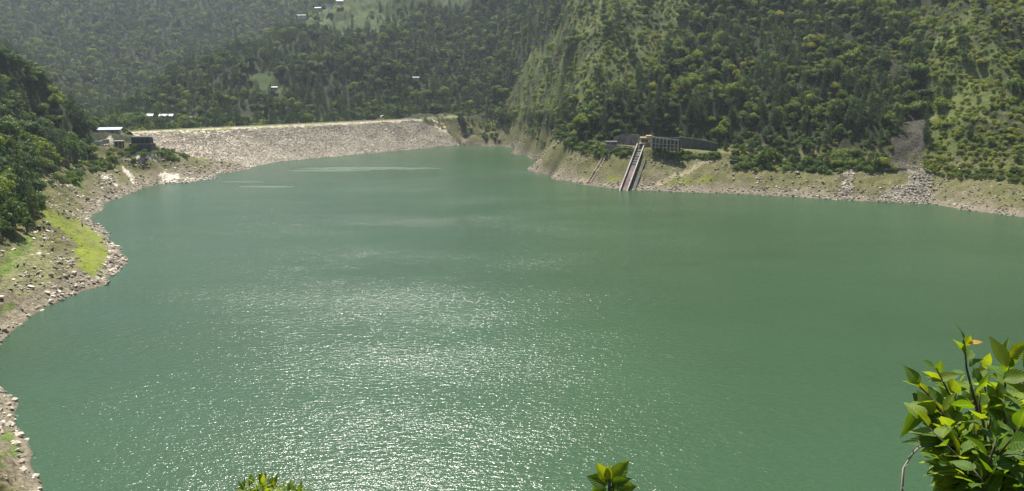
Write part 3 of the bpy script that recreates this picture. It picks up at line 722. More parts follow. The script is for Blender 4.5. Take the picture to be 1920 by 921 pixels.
# ------------------------------------------------------------------ intake: inclined conduit, head house, frames
top = Vector(pz(1201, 276, 29.5)); bot = Vector(pz(1171, 356.5, 0))
axd = (bot - top); axd.z = 0; Lh = axd.length; axh = axd.normalized(); lat = Vector((-axh.y, axh.x, 0))
if lat.x < 0: lat = -lat
rampo = empty('intake_ramp', (bot.x, bot.y, 0), label='long inclined concrete intake channel running down the bank into the lake', cat='intake')
slope = 29.5 / Lh
def rp(s, l, h):   # s metres down from the top, l lateral, h above the slab
    q = top + axh * s + lat * l; return (q.x - bot.x, q.y - bot.y, 29.5 - slope * s + h)
def rbox(s0, s1, l0, l1, h0, h1, h0b=None, n=8):
    b = MB(); h0b = h0 if h0b is None else h0b
    b.hexa([rp(s0,l0,h0), rp(s0,l1,h0), rp(s1,l1,h0b), rp(s1,l0,h0b), rp(s0,l0,h1), rp(s0,l1,h1), rp(s1,l1,h1), rp(s1,l0,h1)])
    return b
rbox(0, Lh * .47, -2.6, 2.6, -5, .0).build('upper_slab', M['darkstone'], rampo)
rbox(Lh * .472, Lh + 14, -2.6, 2.6, -5, .25).build('lower_slab', M['slab'], rampo)
for l0, l1 in ((-3.4, -2.603), (2.603, 3.4)):
    w = rbox(-1, Lh + 14, l0, l1, -6.5, 2.2).build('side_wall', M['slab'], rampo)
    rbox(-1, Lh + 14, l0 - .05, l1 + .05, 2.203, 2.5).build('coping', M['concrete'], w)
rbox(1, Lh + 10, 3.5, 7.6, -9, -1.6).build('shade_toned_ledge', M['darkstone'], rampo)  # dark stone colour stands in for the ramp's shaded right side and shadow
rbox(1, Lh + 10, 7.603, 8.1, -9, -.6).build('shade_toned_wall', M['darkstone'], rampo)  # same dark colour carries the painted shade to its outer edge
for k in range(7): rbox(2 + k * (Lh * .44) / 7, 2.6 + k * (Lh * .44) / 7, -2.59, 2.59, .003, .5).build('cross_beam', M['darkstone'], rampo)
# head house
hh = empty('head_house', (top.x + 5.5, top.y + 2.5, 29.4), R(-6), label='beige concrete hoist house at the top of the intake channel', cat='building')
MB().box(-5.0, 3.6, 0, 6, -1.0, 7.6).build('wall', M['ochre'], hh, bevel=.08)
MB().box(-5.5, 4.1, -.8, 6.5, 7.603, 8.1).build('roof', M['cream'], hh)
MB().box(-.5, 4.1, .5, 6.5, 8.103, 9.6).build('roof_room', M['cream'], hh)
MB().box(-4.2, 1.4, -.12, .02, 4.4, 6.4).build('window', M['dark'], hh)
b = MB()
for k in range(5): b.box(-3.3 + k * 1.1, -3.1 + k * 1.1, -.22, -.123, 4.4, 6.4)
b.build('mullions', M['ochre'], hh)
MB().box(-6.4, -1.0, -4.2, -.9, -1, 3.4).build('porch', M['concrete'], hh, bevel=.06)
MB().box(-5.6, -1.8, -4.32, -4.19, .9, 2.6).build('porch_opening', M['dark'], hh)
MB().box(1.2, 3.5, -1.2, -.01, -1, 5.8).build('buttress', M['ochre'], hh)
for k in (0, 1): MB().box(1.3 + k * 1.4, 1.9 + k * 1.4, -4.0, -1.21, -6, 5.0).build('gate_post', M['cream'], hh)
# colonnade frame against the cut
f0 = Vector(pz(1222, 277.5, 29.6)); f1 = Vector(pz(1271, 280, 29.6))
fa = math.atan2(f1.y - f0.y, f1.x - f0.x); FL = (f1 - f0).length
fr_ = empty('concrete_frame', (f0.x, f0.y, 29.4), fa, label='two-tier open concrete frame of columns holding back the hillside right of the hoist house', cat='frame')
for k in range(8):
    xk = FL * k / 7
    MB().box(xk - .4, xk + .4, -.2, .8, -1.5, 9.8 - .25 * k).build('column', M['palecon'], fr_)
    if k < 7:
        for zz in (.6, 3.4, 8.7): MB().box(xk + .403, xk + FL / 7 - .403, -.15, .7, zz - .25 * k * (zz > 4), zz + .65 - .25 * k * (zz > 4)).build('beam', M['palecon'], fr_)
MB().box(-1, FL + 1, 1.9, 3.2, -1.5, 9.4).build('back_wall', M['darkstone'], fr_)
# retaining wall to the right, and left of the house
def cut_wall(uv, z0, h, th, mat, label, name='retaining_wall'):
    q = [Vector(pz(u, v, z0)) if z0 else Vector(on_ground(u, v, 560, 900)) for u, v in uv]; o = empty(name, q[0], label=label, cat='wall'); b = MB(); c = MB()
    for k in range(len(q) - 1):
        a, d = q[k] - q[0], q[k + 1] - q[0]; n_v = Vector((-(d - a).y, (d - a).x, 0)).normalized() * th
        hh_ = h[k] if hasattr(h, '__len__') else h; h2_ = h[k + 1] if hasattr(h, '__len__') else h
        U = Vector((0, 0, 1))
        b.hexa([a - U*4, d - U*4, d + n_v - U*4, a + n_v - U*4, a + U*hh_, d + U*h2_, d + n_v + U*h2_, a + n_v + U*hh_])
        e = -n_v.normalized() * .2
        c.hexa([a + e + U*(hh_+.003), d + e + U*(h2_+.003), d + n_v + U*(h2_+.003), a + n_v + U*(hh_+.003), a + e + U*(hh_+.35), d + e + U*(h2_+.35), d + n_v + U*(h2_+.35), a + n_v + U*(hh_+.35)])
    b.build('masonry', mat, o); c.build('coping', M['darkstone'], o); return o
cut_wall([(1276,278),(1300,280),(1325,282),(1345,284)], None, [9,8.5,7.5,6,5], 1.2, M['darkstone'], 'dark masonry retaining wall under the trees right of the concrete frame')
cut_wall([(1150,268),(1165,269),(1182,270.5),(1196,272)], 30.2, [5,8,8.6,8], 1.2, M['oldconcrete'], 'grey rock-faced retaining wall left of the hoist house')
cut_wall([(1158,286),(1172,287),(1186,288)], None, 3.6, 1.4, M['oldconcrete'], 'low grey terrace wall below the lawn left of the intake channel')
cut_wall([(1368,308),(1400,311),(1440,314),(1490,316),(1545,317)], None, [3,2.6,2.6,2.4,2.0], 1.0, M['darkstone'], 'low dark roadside wall at the foot of the right-hand forest')
cut_wall([(1600,318.5),(1650,319.5),(1700,320)], None, [1.3,1.3,1.3], .8, M['concrete'], 'thin pale roadside kerb wall crossing the foot of the landslide scar', 'kerb_wall')
# shed on the lawn
p = place(1146, 272, 29.6)
house('shed', (p.x, p.y, 29.4), R(-4), 9, 4.5, 3.0, M['darkstone'], M['oldconcrete'], 'low dark shed with flat roof on the lawn left of the intake', cat='shed', flat=True, rise=.5, over=.6, wins=2)
low_wall(1134, 1158, 274.5, 275.5, 29.4, 1.3, M['oldconcrete'], 'low grey wall in front of the dark shed left of the intake')
low_wall(1158, 1186, 274, 276, 29.5, .7, M['concrete'], 'pale kerb along the path between the shed and the hoist house', 'kerb_wall')
# stairway down the bank
s0 = Vector(on_ground(1134, 293, 560, 900)); s1 = Vector(on_ground(1103, 344, 560, 900)); s1.z = 0
stw = empty('stairway', (s1.x, s1.y, 0), label='narrow pale concrete stairway running down the bank left of the intake channel', cat='stairs')
N_ = 46; d0 = (s0 - s1); dh = Vector((d0.x, d0.y, 0)).normalized(); lt = Vector((-dh.y, dh.x, 0)); 
zs = ground(np.array([s1.x + d0.x * k / N_ for k in range(N_ + 1)]), np.array([s1.y + d0.y * k / N_ for k in range(N_ + 1)]))
for k in range(1, N_ + 1): zs[k] = max(zs[k], zs[k-1] * .98)
bs1, bs2, bs3 = MB(), MB(), MB()
for k in range(N_):
    a = d0 * (k / N_); c = d0 * ((k + 1) / N_); za = float(zs[k]) + .25; zc = float(zs[k+1]) + .25
    a = Vector((a.x, a.y, 0)); c = Vector((c.x, c.y, 0)); U = Vector((0, 0, 1))
    for b, l0, l1, h in ((bs1, -1.7, -1.2, .75), (bs2, 1.2, 1.7, .75)):
        b.hexa([a+lt*l0+U*(za-2), a+lt*l1+U*(za-2), c+lt*l1+U*(zc-2), c+lt*l0+U*(zc-2), a+lt*l0+U*(za+h), a+lt*l1+U*(za+h), c+lt*l1+U*(zc+h), c+lt*l0+U*(zc+h)])
    bs3.hexa([a-lt*1.19+U*(za-2), a+lt*1.19+U*(za-2), c+lt*1.19+U*(za-2), c-lt*1.19+U*(za-2), a-lt*1.19+U*(za+.2), a+lt*1.19+U*(za+.2), c+lt*1.19+U*(za+.2), c-lt*1.19+U*(za+.2)])
bs1.build('side_rail', M['cream'], stw); bs2.build('side_rail', M['cream'], stw); bs3.build('steps', M['oldconcrete'], stw)
# dark drain gully far right of the dam
g0 = on_ground(988, 247, 800, 1100); g1 = on_ground(962, 271, 800, 1100)
b = MB(); n = 12; q = [Vector((g0[0] + (g1[0]-g0[0]) * k / n, g0[1] + (g1[1]-g0[1]) * k / n, 0)) for k in range(n + 1)]
gzs = ground(np.array([v.x for v in q]), np.array([v.y for v in q]))
for k, v in enumerate(q): v.z = float(gzs[k]) + .4
b.tube(q, 1.1, 6); b.build('drain_pipe', M['darkstone'], label='dark drainage pipe running down the turf slope right of the dam', cat='pipe')

# ------------------------------------------------------------------ trees
def leaf_quads(cs, rs, per, size, rnd, flat=.35, squash=.8):
    V = []; 
    for (cx, cyy, cz), r in zip(cs, rs):
        n = int(per * r * r)
        d = rnd.normal(size=(n, 3)); d /= np.linalg.norm(d, axis=1)[:, None]
        d[:, 2] = np.where(d[:, 2] < -.45, -d[:, 2] * .6, d[:, 2])
        p = d * r * rnd.uniform(.72, 1.12, (n, 1)); p[:, 2] *= squash; p += (cx, cyy, cz)
        nr_ = d + rnd.normal(size=(n, 3)) * flat; nr_ /= np.linalg.norm(nr_, axis=1)[:, None]
        a = np.cross(nr_, rnd.normal(size=(n, 3))); a /= np.linalg.norm(a, axis=1)[:, None]; b = np.cross(nr_, a)
        s = size * rnd.uniform(.6, 1.4, (n, 1)); w = s * rnd.uniform(.45, .8, (n, 1))
        q = np.stack([p - a * s, p - b * w, p + a * s, p + b * w], 1); V.append(q.reshape(-1, 3))
    V = np.concatenate(V); return V, np.arange(len(V)).reshape(-1, 4)
def broadleaf(seed, h=13, rx=5.6, rz=5.2, cz=6.6, ncl=30, per=24, size=.40):
    rd = np.random.default_rng(seed); cs, rs = [], []
    for k in range(ncl):
        d = rd.normal(size=3); d /= np.linalg.norm(d); d[2] = abs(d[2]) * 1.25 - .5
        f = rd.uniform(.55, .88); cs.append((d[0] * rx * f, d[1] * rx * f, cz + d[2] * rz * f)); rs.append(rd.uniform(1.3, 2.2) * rx / 5.2)
    V, Fc = leaf_quads(cs, rs, per, size, rd, .28)
    crown = mesh_np('crown', V, Fc, M['leaf'])
    b = MB(); b.tube([(0,0,-1.5),(.1,.05,cz*.3),(-.1,.1,cz*.62),(0,0,cz)], [.42,.33,.24,.12], 7)
    for k in range(5):
        c = cs[k * 3]; b.tube([(0,0,cz*.38+.4*k),(c[0]*.5,c[1]*.5,cz*.45+c[2]*.25),(c[0],c[1],c[2])], [.17,.12,.05], 5)
    bmesh.ops.recalc_face_normals(b.bm, faces=b.bm.faces); tm_ = bpy.data.meshes.new('trunk'); b.bm.to_mesh(tm_); b.bm.free(); tm_.materials.append(M['bark'])
    return tm_, crown
def pine(seed, h=17, r0=3.9, z0=2.5):
    rd = np.random.default_rng(seed); cs, rs = [], []
    z = z0
    while z < h - .6:
        t_ = (z - z0) / (h - z0); r = r0 * (1 - t_) ** .75 * rd.uniform(.75, 1.1) * (0.75 + .25 * min(1, t_ * 5))
        m = max(2, int(4.5 * r / 1.7)); a0 = rd.uniform(0, 6.28)
        for k in range(m):
            a = a0 + 6.28 * k / m + rd.normal() * .25; q = r * rd.uniform(.55, .95)
            cs.append((q * math.cos(a), q * math.sin(a), z + rd.normal() * .25 + q * .12)); rs.append(rd.uniform(.55, .95) * (.6 + .5 * (1 - t_)))
        z += rd.uniform(.85, 1.25)
    cs.append((0, 0, h - .6)); rs.append(.55)
    V, Fc = leaf_quads(cs, rs, 46, .30, rd, .5, .8)
    crown = mesh_np('crown', V, Fc, M['needle'])
    b = MB(); b.tube([(0,0,-1.5),(.05,0,h*.3),(0,.08,h*.7),(0,0,h-.3)], [.34,.27,.15,.04], 7)
    bmesh.ops.recalc_face_normals(b.bm, faces=b.bm.faces); tm_ = bpy.data.meshes.new('trunk'); b.bm.to_mesh(tm_); b.bm.free(); tm_.materials.append(M['bark'])
    return tm_, crown
def shrub(seed):
    rd = np.random.default_rng(seed); cs, rs = [], []
    for k in range(9):
        a = rd.uniform(0, 6.28); q = rd.uniform(.2, 1.6); cs.append((q * math.cos(a), q * math.sin(a), rd.uniform(.4, 1.7) - q * .25)); rs.append(rd.uniform(.6, 1.1))
    V, Fc = leaf_quads(cs, rs, 85, .2, rd); return mesh_np('bush', V, Fc, M['leaf'])
def merged(tr, cr):
    bm = bmesh.new(); bm.from_mesh(tr); n0 = len(bm.faces); bm.from_mesh(cr)
    bm.faces.ensure_lookup_table()
    for f in bm.faces[n0:]: f.material_index = 1
    me = bpy.data.meshes.new('tree'); bm.to_mesh(me); bm.free(); me.materials.append(tr.materials[0]); me.materials.append(cr.materials[0]); return me
BL = [broadleaf(1), broadleaf(2, rx=4.8, rz=6.2, cz=7.4), broadleaf(3, rx=6.4, rz=4.4, cz=5.6, ncl=32), broadleaf(4, rx=4.6, rz=5.0, cz=6.2, ncl=22), broadleaf(5, rx=5.6, rz=5.8, cz=7.0, ncl=24)]
PN = [pine(11), pine(12, 19, 3.5, 3.5), pine(13, 15, 4.1, 2), pine(14, 20, 4.0, 4)]
SH = [shrub(21), shrub(22), shrub(23)]
bl_c = proto_set('leafy', [merged(*x) for x in BL]); pn_c = proto_set('piney', [merged(*x) for x in PN]); sh_c = proto_set('bushy', SH)

# where the woods grow
tl_u = [186,262,560,700,790,850,868,930,980,1030,1060,1100,1125,1135,1200,1280,1300,1345,1365,1380,1500,1600,1680,1740,1800,1920,2300]
tl_v = [262,262,245,236,225,215,236,239,241,247,262,272,268,262,255,258,262,274,290,309,315,318,320,320,328,338,350]
LEFTP = [(-900,560),(-60,530),(0,470),(40,452),(74,430),(72,375),(85,345),(130,320),(180,300),(235,288),(243,283),(243,268),(180,276),(60,276),(60,268),(188,266),(188,254),(180,246),(190,200),(150,60),(-900,-200)]
def dam_side(x, y):
    vx, vy = x - cL.x, y - cL.y
    return vx * ax.x + vy * ax.y, vx * nx.x + vy * nx.y
def wood_ok(x, y, z, u, v):
    t_, o_ = dam_side(x, y)
    back = (y > 560) & ~((x < -330) & (y < 880)) & (v < np.interp(u, tl_u, tl_v)) & ~((t_ > -15) & (t_ < Ld + 10) & (o_ > -22) & (u < 862)) & ((u > 186) | (y > 930))
    back &= ~((t_ > -30) & (t_ < Ld) & (o_ > 0) & (u < 862))
    left = inpoly(u, v, LEFTP) & (x < -150) & (y < 850)
    out_r = (u > 1925) & (z > 24)
    out_l = (u < 0) & (z > 18) & (y > 60)
    return (back | left | out_r | out_l) & (z > 3)
def near_poly(x, y, poly): return inpoly(x, y, poly)
def region(x, y, u, v):
    reg = np.zeros(x.shape, int)                       # 0 right hill
    reg[(y > 980) & (u < 1000)] = 1                     # spur behind the dam
    reg[(y > 1450) & (u < 640)] = 2                     # far mountain
    reg[(x < -150) & (y < 860)] = 3                     # left hill
    return reg
def jitter_grid(sp, x0, x1, y0, y1):
    gx, gy = np.meshgrid(np.arange(x0, x1, sp), np.arange(y0, y1, sp)); gx = gx.ravel() + rng.uniform(-.48, .48, gx.size) * sp; gy = gy.ravel() + rng.uniform(-.48, .48, gy.size) * sp
    k = (np.abs(gx) < gy * .86 + 40); return gx[k], gy[k]
trees = dict(kind=[], x=[], y=[], z=[], s=[], tint=[], reg=[])
def add(kind, x, y, z, s, tint, reg):
    for k_, v_ in zip(('kind','x','y','z','s','tint','reg'), (np.full(len(x), kind), x, y, z, s, tint, reg)): trees[k_].append(v_)
def populate(sp, ylo, yhi):
    x, y = jitter_grid(sp, -1500, 1500, ylo, yhi)
    z = ground(x, y); u, v, d = proj(x, y, z)
    k = wood_ok(x, y, z, u, v) & (u > -260) & (u < 2180) & (v > -420)
    x, y, z, u, v = x[k], y[k], z[k], u[k], v[k]
    reg = region(x, y, u, v); tm_ = terr_mask(x, y)
    m1 = fbm(x / 60, y / 60, 3, 91); m2 = fbm(x / 25, y / 25, 2, 95); rnd = rng.random(len(x))
    op = near_poly(x, y, OPEN1) | near_poly(x, y, OPEN2)
    scar = near_poly(x, y, SCAR) | near_poly(x, y, SCAR2)
    pinep = np.where(reg == 0, .34 + .45 * (m1 > .1) , np.where(reg == 1, .5 + .3 * (m1 > 0), np.where(reg == 2, .5, .35 + .2 * (m1 > .2))))
    dens = np.where(op, .10, np.where(reg == 0, .95, .97)); dens = np.where(tm_ > .4, .13, dens); dens = np.where(scar, 0, dens)
    dens = np.where((reg == 0) & (m2 < -.45), .35, dens)
    keep = rnd < dens
    for lane in (LANE,):
        keep &= ~near_poly(x, y, lane)
    for bx, by, br, bz in benches: keep &= np.hypot(x - bx, y - by) > br + 3.5
    for hx, hy in VILL:      # yards in front of the farmhouses
        keep &= ~((np.abs(x - hx - (y - hy) * hx / hy) < 11) & (y > hy - 34) & (y < hy + 7))
    keep &= ~((reg == 3) & (u > 172) & (u < 300) & (v > 246) & (v < 300) & (y > 560))
    x, y, z, reg, m1, m2, pinep, u, v = [q[keep] for q in (x, y, z, reg, m1, m2, pinep, u, v)]
    isp = rng.random(len(x)) < pinep
    tint = np.clip(np.where(reg == 0, .42 + .34 * m2 + .15 * m1, np.where(reg == 1, .30 + .15 * m2, np.where(reg == 2, .36 + .12 * m2, .26 + .2 * m2))) + rng.normal(0, .16, len(x)) + (rng.random(len(x)) < .05) * .35 * (reg == 0), 0, 1)
    ptint = np.clip(.28 + .25 * m1 + rng.normal(0, .14, len(x)), 0, 1)
    s = np.clip(np.exp(rng.normal(-.12, .33, len(x))), .38, 1.8) * np.where(reg == 3, 1.0, np.where(reg == 0, .82, np.where(reg == 1, .85, .95)))
    s = np.where((reg == 0) & (v > 250), s * .75, s)
    a = ~isp; add('leafy', x[a], y[a], z[a] - .4, s[a], tint[a], reg[a])
    a = isp; add('piney', x[a], y[a], z[a] - .4, s[a] * .95, ptint[a], reg[a])
OPEN1 = patch([(950,215),(945,170),(990,110),(1040,60),(1090,4),(1310,4),(1290,60),(1235,120),(1150,175),(1090,200),(1010,215)], 600, 1700)
OPEN2 = patch([(1735,318),(1740,200),(1730,120),(1760,60),(1700,5),(1960,5),(1960,330)], 500, 1700)
populate(6.9, 150, 1000); populate(7.8, 1000, 1500); populate(9.6, 1500, 2700)
# bushes: open slopes, edges of the woods, hedge on the left bank, bench edges
def bushes(x, y, smin, smax, tmean, reg=0, tsd=.15):
    z = ground(x, y); g_ = z > 5; x, y, z = x[g_], y[g_], z[g_]; tmean = tmean[g_] if hasattr(tmean, '__len__') else tmean
    s = rng.uniform(smin, smax, len(x)); add('bushy', x, y, z - .15, s, np.clip(rng.normal(tmean, tsd, len(x)), 0, 1), np.full(len(x), reg))
x, y = jitter_grid(3.9, -200, 900, 520, 1500); z = ground(x, y); u, v, d = proj(x, y, z)
k = wood_ok(x, y, z, u, v) & (u < 2100) & (v > -60) & (y < 1450) & ~near_poly(x, y, SCAR)
op = near_poly(x, y, OPEN1) | near_poly(x, y, OPEN2)
k &= rng.random(len(x)) < np.where(op, .55 + .4 * fbm(x / 14, y / 14, 2, 33) + .18 * near_poly(x, y, OPEN2), .4)
for bx, by, br, bz in benches: k &= np.hypot(x - bx, y - by) > br + 2.5
tm_b = np.where(op[k], .68, .48)
bushes(x[k], y[k], .7, 1.6, tm_b, 0, .16)
def strip(poly, n, smin, smax, tmean, reg, y0=150, y1=1300):
    q = patch(poly, y0, y1); xs = [a[0] for a in q]; ys = [a[1] for a in q]
    X_ = rng.uniform(min(xs), max(xs), n * 6); Y_ = rng.uniform(min(ys), max(ys), n * 6); k = np.nonzero(inpoly(X_, Y_, q))[0][:n]
    bushes(X_[k], Y_[k], smin, smax, tmean, reg)
strip([(85,345),(130,318),(180,302),(235,286),(290,280),(355,288),(350,298),(290,294),(230,300),(160,325),(100,352)], 210, .8, 1.9, .35, 3)
strip([(70,432),(88,350),(130,320),(90,330),(60,400)], 90, .8, 2.2, .3, 3)
strip([(860,222),(1000,226),(1050,245),(1050,262),(990,244),(930,240),(868,238)], 150, 1.0, 2.2, .28, 0, 800, 1200)
strip([(1040,262),(1100,270),(1135,275),(1190,282),(1188,292),(1130,298),(1060,284)], 130, .8, 1.9, .33, 0)
strip([(1222,281),(1350,288),(1348,300),(1290,300),(1225,292)], 100, .5, 1.4, .35, 0)
strip([(1365,298),(1500,312),(1680,318),(1680,324),(1500,322),(1370,314)], 90, 1.0, 2.4, .3, 0)
strip([(1735,310),(1930,330),(1930,352),(1800,336),(1735,326)], 70, .6, 1.6, .4, 0)
strip([(1560,290),(1660,295),(1672,316),(1560,314)], 60, 1.2, 2.6, .4, 0)
strip([(1560,330),(1930,352),(1930,380),(1560,360)], 40, .25, .6, .45, 0)
# scrub on top of the gatehouse wall
q = Vector((wp.x, wp.y, 0)); X_ = rng.uniform(wp.x - 9, wp.x + 9, 16); Y_ = rng.uniform(wp.y + 1.2, wp.y + 2.0, 16)
T_ = {k_: np.concatenate(v_) for k_, v_ in trees.items()}

# which plants does the photograph show, and how large
order = np.argsort(T_['y']); BW, BH = 960, 461
buf = np.full((BH, BW), -1, np.int64); vis = np.zeros(len(order), int)
hgt = {'leafy': 12.5, 'piney': 16.5, 'bushy': 2.6}; wid = {'leafy': 9.5, 'piney': 6.0, 'bushy': 3.8}
# coarse ground depth
tz = np.full((BH, BW), 1e9); ok = (Dd > 1) & (Uu > 0) & (Uu < 1919) & (Vv > 0) & (Vv < 919)
np.minimum.at(tz, ((Vv[ok] / 2).astype(int), (Uu[ok] / 2).astype(int)), Dd[ok])
for q in range(BH - 2, -1, -1): pass
uu, vv, dd = proj(T_['x'], T_['y'], T_['z'])
for i_ in order:
    k_ = T_['kind'][i_]; hh_ = hgt[k_] * T_['s'][i_] * F / dd[i_] / 2; ww = wid[k_] * T_['s'][i_] * F / dd[i_] / 2
    u0 = uu[i_] / 2; v0 = vv[i_] / 2
    a0, a1 = int(max(0, u0 - ww / 2)), int(min(BW, u0 + ww / 2 + 1)); b0, b1 = int(max(0, v0 - hh_)), int(min(BH, v0))
    if a1 <= a0 or b1 <= b0: continue
    sub = buf[b0:b1, a0:a1]; dep = tz[b0:b1, a0:a1]
    free = (sub < 0) & (dep > dd[i_] - 25)
    vis[i_] = free.sum(); sub[free] = i_
named = np.zeros(len(order), bool)
MARKS = [((207,250),'the blue-roofed house'),((263,265),'the dark gatehouse'),((300,214),'the white-roofed houses'),((492,165),'the lower terraced fields'),
         ((640,20),'the green upper terraces'),((757,210),'the white marker post'),((1210,262),'the beige hoist house'),((1250,265),'the two-tier concrete frame'),
         ((1310,272),'the dark retaining wall'),((1145,270),'the dark lawn shed'),((1715,270),'the grey landslide scar'),((900,225),'the right end of the dam'),
         ((1060,270),'the rocky point beyond the dam'),((60,272),'the left hillside lane'),((70,430),'the bright left bank turf'),((1880,340),'the right edge of the lake bank'),((1500,318),'the low dark roadside wall')]
def tintword(k_, t_):
    if k_ == 'piney': return 'blue-grey' if t_ < .2 else 'dark green' if t_ < .42 else 'olive'
    return 'very dark' if t_ < .18 else 'dark green' if t_ < .36 else 'mid green' if t_ < .55 else 'light green' if t_ < .75 else 'yellow-green'
KN = {'leafy': ('broadleaf_tree', 'tree', 'round-crowned tree'), 'piney': ('pine_tree', 'pine', 'pointed pine tree'), 'bushy': ('bush', 'bush', 'rounded bush')}
GR = {0: 'on the right hillside', 1: 'on the spur behind the dam', 2: 'on the far mountain', 3: 'on the left hillside'}
def where(u, v):
    b_ = min(MARKS, key=lambda m_: math.hypot(m_[0][0] - u, (m_[0][1] - v) * 1.3)); du, dv = u - b_[0][0], v - b_[0][1]; dd_ = math.hypot(du, dv)
    far_ = 'close ' if dd_ < 45 else '' if dd_ < 140 else 'well ' if dd_ < 300 else 'far '
    if abs(dv) > abs(du) * 1.2: w_ = ('just ' if far_ == 'close ' else far_) + ('above ' if dv < 0 else 'below ')
    else: w_ = ('just ' if far_ == 'close ' else far_) + ('left of ' if du < 0 else 'right of ')
    return w_ + b_[1]
LG = {}
for kk, cap in (('leafy', 290), ('piney', 230), ('bushy', 230)):
    idx = np.nonzero((T_['kind'] == kk) & (vis > 5))[0]; idx = idx[np.argsort(-vis[idx])][:cap]
    for i_ in idx:
        named[i_] = True; nm, ct, ds = KN[kk]; s = float(T_['s'][i_]); tv = float(T_['tint'][i_])
        size = 'tall ' if s > 1.0 else 'small ' if s < .7 else ''
        if kk == 'bushy': size = 'large ' if s > 1.5 else 'small ' if s < 1.0 else ''
        lab = size + tintword(kk, tv) + ' ' + ds + ' ' + where(uu[i_], vv[i_])
        loc = (float(T_['x'][i_]), float(T_['y'][i_]), float(T_['z'][i_])); rz = random.uniform(0, 6.28)
        gp = LG.setdefault(lab, {'leafy': 'leafy trees ', 'piney': 'pines ', 'bushy': 'bushes '}[kk] + GR[int(T_['reg'][i_])])
        if kk == 'bushy':
            o = link(nm, SH[random.randrange(3)], label=lab, cat=ct, group=gp); o.location = loc; o.rotation_euler = (0, 0, rz); o.scale = (s, s, s); o['tint'] = tv
        else:
            tr, cr = random.choice(BL if kk == 'leafy' else PN)
            e = empty(nm, loc, rz, label=lab, cat=ct, group=gp); e.scale = (s, s, s * random.uniform(.9, 1.1))
            link('trunk', tr, e); c_ = link('crown', cr, e); c_['tint'] = tv
for kk, cl, nm, nv in (('leafy', bl_c, 'broadleaf_forest', 5), ('piney', pn_c, 'pine_forest', 4), ('bushy', sh_c, 'scrub', 3)):
    q = np.nonzero((T_['kind'] == kk) & ~named)[0]; n = len(q); s = T_['s'][q]
    scatter(nm, cl, np.stack([T_['x'][q], T_['y'][q], T_['z'][q]], 1), np.stack([rng.normal(0, .04, n), rng.normal(0, .04, n), rng.uniform(0, 6.28, n)], 1),
            np.stack([s * rng.uniform(.9, 1.15, n), s * rng.uniform(.9, 1.15, n), s * rng.uniform(.85, 1.15, n)], 1), rng.integers(0, nv, n), T_['tint'][q],
            kind='stuff', cat={'leafy': 'forest', 'piney': 'forest', 'bushy': 'scrub'}[kk],
            label={'leafy': 'dense mass of leafy trees covering the hillsides round the lake', 'piney': 'mass of dark pines standing among the leafy hillside woods', 'bushy': 'low green scrub scattered over the open slopes'}[kk])
    print(kk, 'scattered', n)

# ------------------------------------------------------------------ rubble on the banks
def bank_pts(n, zlo, zhi, sel, dens):
    k = np.nonzero((Z > zlo) & (Z < zhi) & sel)[0]
    w = (rr[(k // NA)] ** 2) * dens[k]; w /= w.sum(); q = rng.choice(k, n, p=w)
    st = rr[q // NA] * .004
    x = X[q] + rng.uniform(-1, 1, n) * st; y = Yy[q] + rng.uniform(-1, 1, n) * st; return x, y, ground(x, y)
infr = (Uu > -60) & (Uu < 1990) & (Vv < 990) & (Vv > 150)
lsel = infr & (Uu < 480) & (Yy < 820) & ~inpoly(Uu, Vv, LEFTP) & ~LIMEM; rsel = infr & (Uu > 860) & (Yy < 1150)
d_l = np.clip(.25 + 1.2 * fbm(X / 11, Yy / 11, 3, 101), .02, 2) + (Z < 2.2) * .6
x, y, z = bank_pts(15000, -.2, 24, lsel, d_l); stones('bank_rubble', x, y, z,   .12, 1.5, .1, .95, 6, kind='stuff', label='broken grey and pale stones strewn over the left bank', cat='rubble')
d_r = np.clip(.2 + 1.2 * fbm(X / 13, Yy / 13, 3, 105), .02, 2) + (Z < 2) * .6 + inpoly(X, Yy, SCAR2) * 3 * sstep(-.5,.3,nB) + inpoly(X, Yy, SCAR3) * 3
x, y, z = bank_pts(14000, -.2, 24, rsel, d_r); stones('shore_rubble', x, y, z, .15, 1.15, .05, .85, 4, kind='stuff', label='pale rubble and stones along the right bank', cat='rubble')
x, y, z = bank_pts(2600, 18, 90, infr & inpoly(X, Yy, SCAR), np.ones(len(X))); stones('scree', x, y, z, .10, .45, .0, .08, 2, kind='stuff', label='grey scree filling the landslide scar on the right hillside', cat='scree')
